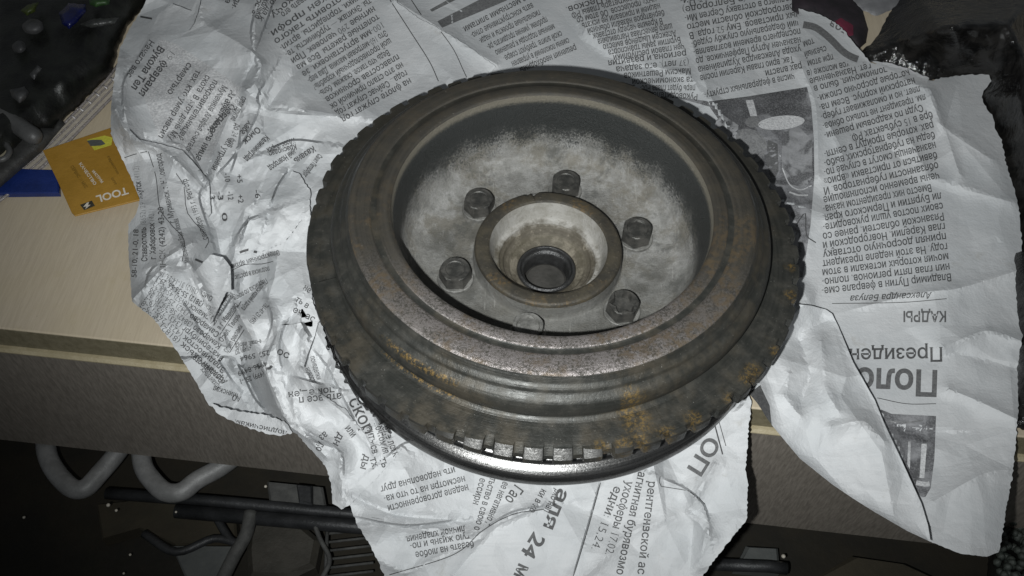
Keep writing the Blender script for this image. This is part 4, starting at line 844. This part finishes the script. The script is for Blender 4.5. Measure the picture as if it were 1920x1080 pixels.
# ------------------------------------------------------------------ below the table: dim shelf
SH = -3.3
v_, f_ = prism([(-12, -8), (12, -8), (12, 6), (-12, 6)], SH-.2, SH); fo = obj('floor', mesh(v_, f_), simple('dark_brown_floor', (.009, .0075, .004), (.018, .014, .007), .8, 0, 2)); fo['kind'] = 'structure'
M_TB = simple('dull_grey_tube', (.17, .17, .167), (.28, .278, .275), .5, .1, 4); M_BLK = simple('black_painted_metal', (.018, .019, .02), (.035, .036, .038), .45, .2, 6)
zt = -2.80
for pts, lb in (([(85, 800), (88, 850), (105, 885), (135, 915), (160, 915), (185, 890), (215, 855), (240, 820)], 'left dull grey bent tube hanging under the table panel'), ([(262, 820), (268, 872), (285, 900), (310, 922), (340, 922), (370, 900), (410, 878), (450, 850)], 'right dull grey bent tube hanging under the table panel')):
    P_ = [un(a, b, zt) for a, b in smoothline(pts, 5)]; v_, f_ = tube(P_, .078, 14); tag(obj('bent_tube', mesh(v_, f_), M_TB, None, True), lb, 'tube', 'bent tubes under the table')
for i, (pts, r, lb) in enumerate((([(200, 925), (400, 940), (640, 962), (900, 985)], .05, 'upper black rail running below the bent tubes'), ([(330, 958), (640, 985), (900, 1005)], .06, 'lower black rail running below the bent tubes'), ([(1330, 1058), (1440, 1062), (1475, 1066)], .05, 'black rail right of the hanging newspaper sheet'))):
    P_ = [un(a, b, zt-.12) for a, b in pts]; v_, f_ = tube(P_, r, 12); tag(obj('shelf_rail', mesh(v_, f_), M_BLK, None, True), lb, 'rail', 'black rails under the table')
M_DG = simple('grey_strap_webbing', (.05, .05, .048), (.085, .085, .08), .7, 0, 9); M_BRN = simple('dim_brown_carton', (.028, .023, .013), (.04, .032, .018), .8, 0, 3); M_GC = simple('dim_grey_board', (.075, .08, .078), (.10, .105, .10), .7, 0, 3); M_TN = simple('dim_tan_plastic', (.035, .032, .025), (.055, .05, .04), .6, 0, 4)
def slab(name, poly, z, h, mat, lb, ct, bev=.02):
    q = [tuple(un(a, b, z)[:2]) for a, b in poly]; v_, f_ = prism(q, z-h, z, bev); return tag(obj(name, mesh(v_, f_), mat), lb, ct)
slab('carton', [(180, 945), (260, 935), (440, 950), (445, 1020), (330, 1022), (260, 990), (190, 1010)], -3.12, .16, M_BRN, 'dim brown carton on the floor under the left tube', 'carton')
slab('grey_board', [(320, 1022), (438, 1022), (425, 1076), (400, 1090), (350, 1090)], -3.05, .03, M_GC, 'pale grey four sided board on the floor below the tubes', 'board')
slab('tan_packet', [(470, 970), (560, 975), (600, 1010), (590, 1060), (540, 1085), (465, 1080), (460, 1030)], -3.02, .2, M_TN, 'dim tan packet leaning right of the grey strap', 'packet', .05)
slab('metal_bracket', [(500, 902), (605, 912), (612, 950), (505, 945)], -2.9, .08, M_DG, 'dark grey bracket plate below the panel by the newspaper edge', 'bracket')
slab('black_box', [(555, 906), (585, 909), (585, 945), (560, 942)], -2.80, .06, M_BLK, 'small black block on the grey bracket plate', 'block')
P_ = [un(a, b, -2.88) for a, b in smoothline([(470, 960), (462, 1000), (440, 1040), (415, 1090)], 5)]; v_, f_ = tube(P_, .055, 10); tag(obj('strap', mesh(v_, f_), M_DG, None, True), 'grey strap slanting down from the rails', 'strap')
P_ = [un(a, b, -2.95) for a, b in smoothline([(400, 960), (430, 1010), (445, 1018), (400, 1010), (330, 1035), (270, 1000)], 5)]; v_, f_ = tube(P_, .035, 8); tag(obj('dark_cable', mesh(v_, f_), M_BLK, None, True), 'black cable crossing over the grey board', 'cable')
P_ = [un(a, b, -2.9) for a, b in smoothline([(585, 970), (600, 1010), (618, 1050), (600, 1090)], 5)]; v_, f_ = tube(P_, .02, 8); tag(obj('thin_cable', mesh(v_, f_), M_DG, None, True), 'thin cable beside the hanging newspaper tip', 'cable')
bk = thing('wire_basket', 'dark wire basket half hidden behind the hanging newspaper sheet', 'basket')
for k in range(7):
    v_, f_ = tube([un(612, 985+k*16, -3.0), un(700, 975+k*16, -3.0)], .012, 6); obj('basket_wire', mesh(v_, f_), M_DG, bk, True)
v_, f_ = tube([un(614, 975, -2.98), un(610, 1095, -2.98)], .016, 6); obj('basket_rim', mesh(v_, f_), M_DG, bk, True)
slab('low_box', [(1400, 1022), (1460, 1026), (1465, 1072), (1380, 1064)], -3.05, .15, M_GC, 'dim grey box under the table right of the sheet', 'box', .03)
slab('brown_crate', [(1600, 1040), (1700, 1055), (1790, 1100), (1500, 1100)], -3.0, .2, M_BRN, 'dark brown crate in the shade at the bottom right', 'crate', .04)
for x, y, z, r, lab in ((203, 947, -2.75, .016, 'bright screw head just left of where the upper black rail starts'), (218, 957, -2.75, .012, 'small screw head just below the start of the upper black rail'), (45, 970, -3.0, .012, 'lone screw head at the far left under the table'), (498, 912, -2.78, .013, 'screw head glinting left of the dark bracket plate'), (330, 960, -2.85, .010, 'tiny screw head below the rails between the two bent tubes'),
        (244, 1040, -3.0, .011, 'tiny screw head below the dim brown carton'), (1469, 1043, -2.95, .018, 'bright screw head right of the dim grey box'), (232, 1075, -3.0, .01, 'lowest screw head near the bottom edge left of the grey board')):
    v_, f_ = lathe([(.0005, r), (r*.7, r*.7), (r, 0), (r*.7, -r*.7), (.0005, -r)], 10, 0); p_ = un(x, y, z); o = obj('screw_head', mesh(v_, f_), M_CW, None, True); o.location = p_
    tag(o, lab, 'screw', 'glinting screw heads under the table')  # the heads' glint is painted with the plain white material
# net bag of small lumps, bottom right corner
def mesh_bag():
    V = []; F = []; rng = random.Random(5)
    for k in range(90):
        x = rng.uniform(1868, 1945); y = rng.uniform(960, 1090)
        if x < 1890 and y < 990: continue
        p = un(x, y, -2.2+rng.uniform(-.05, .05)); v_, f_ = lathe([(.0005, .03), (.02, .024), (.032, 0), (.02, -.024), (.0005, -.03)], 7, 0); n = len(V)
        V += [(a*rng.uniform(.8, 1.2)+p[0], b+p[1], c+p[2]) for a, b, c in v_]; F += [tuple(i+n for i in f) for f in f_]
    return mesh(V, F)
nb = lump('net_bag', [(1855, 1000), (1885, 955), (1990, 930), (1990, 1110), (1850, 1110)], .1, M_DK, base=-2.4, soft=20, seed=4, k=.3); tag(nb, 'dark knobbly net bag in the bottom right corner', 'bag')
kb = obj('pebbly_filling', mesh_bag(), simple('dim_green_grey_lumps', (.035, .042, .036), (.07, .08, .07), .5, 0, 20), nb, True); kb['kind'] = 'stuff'
print('tris', sum(len(o.data.polygons) for o in bpy.data.objects if o.type == 'MESH'))
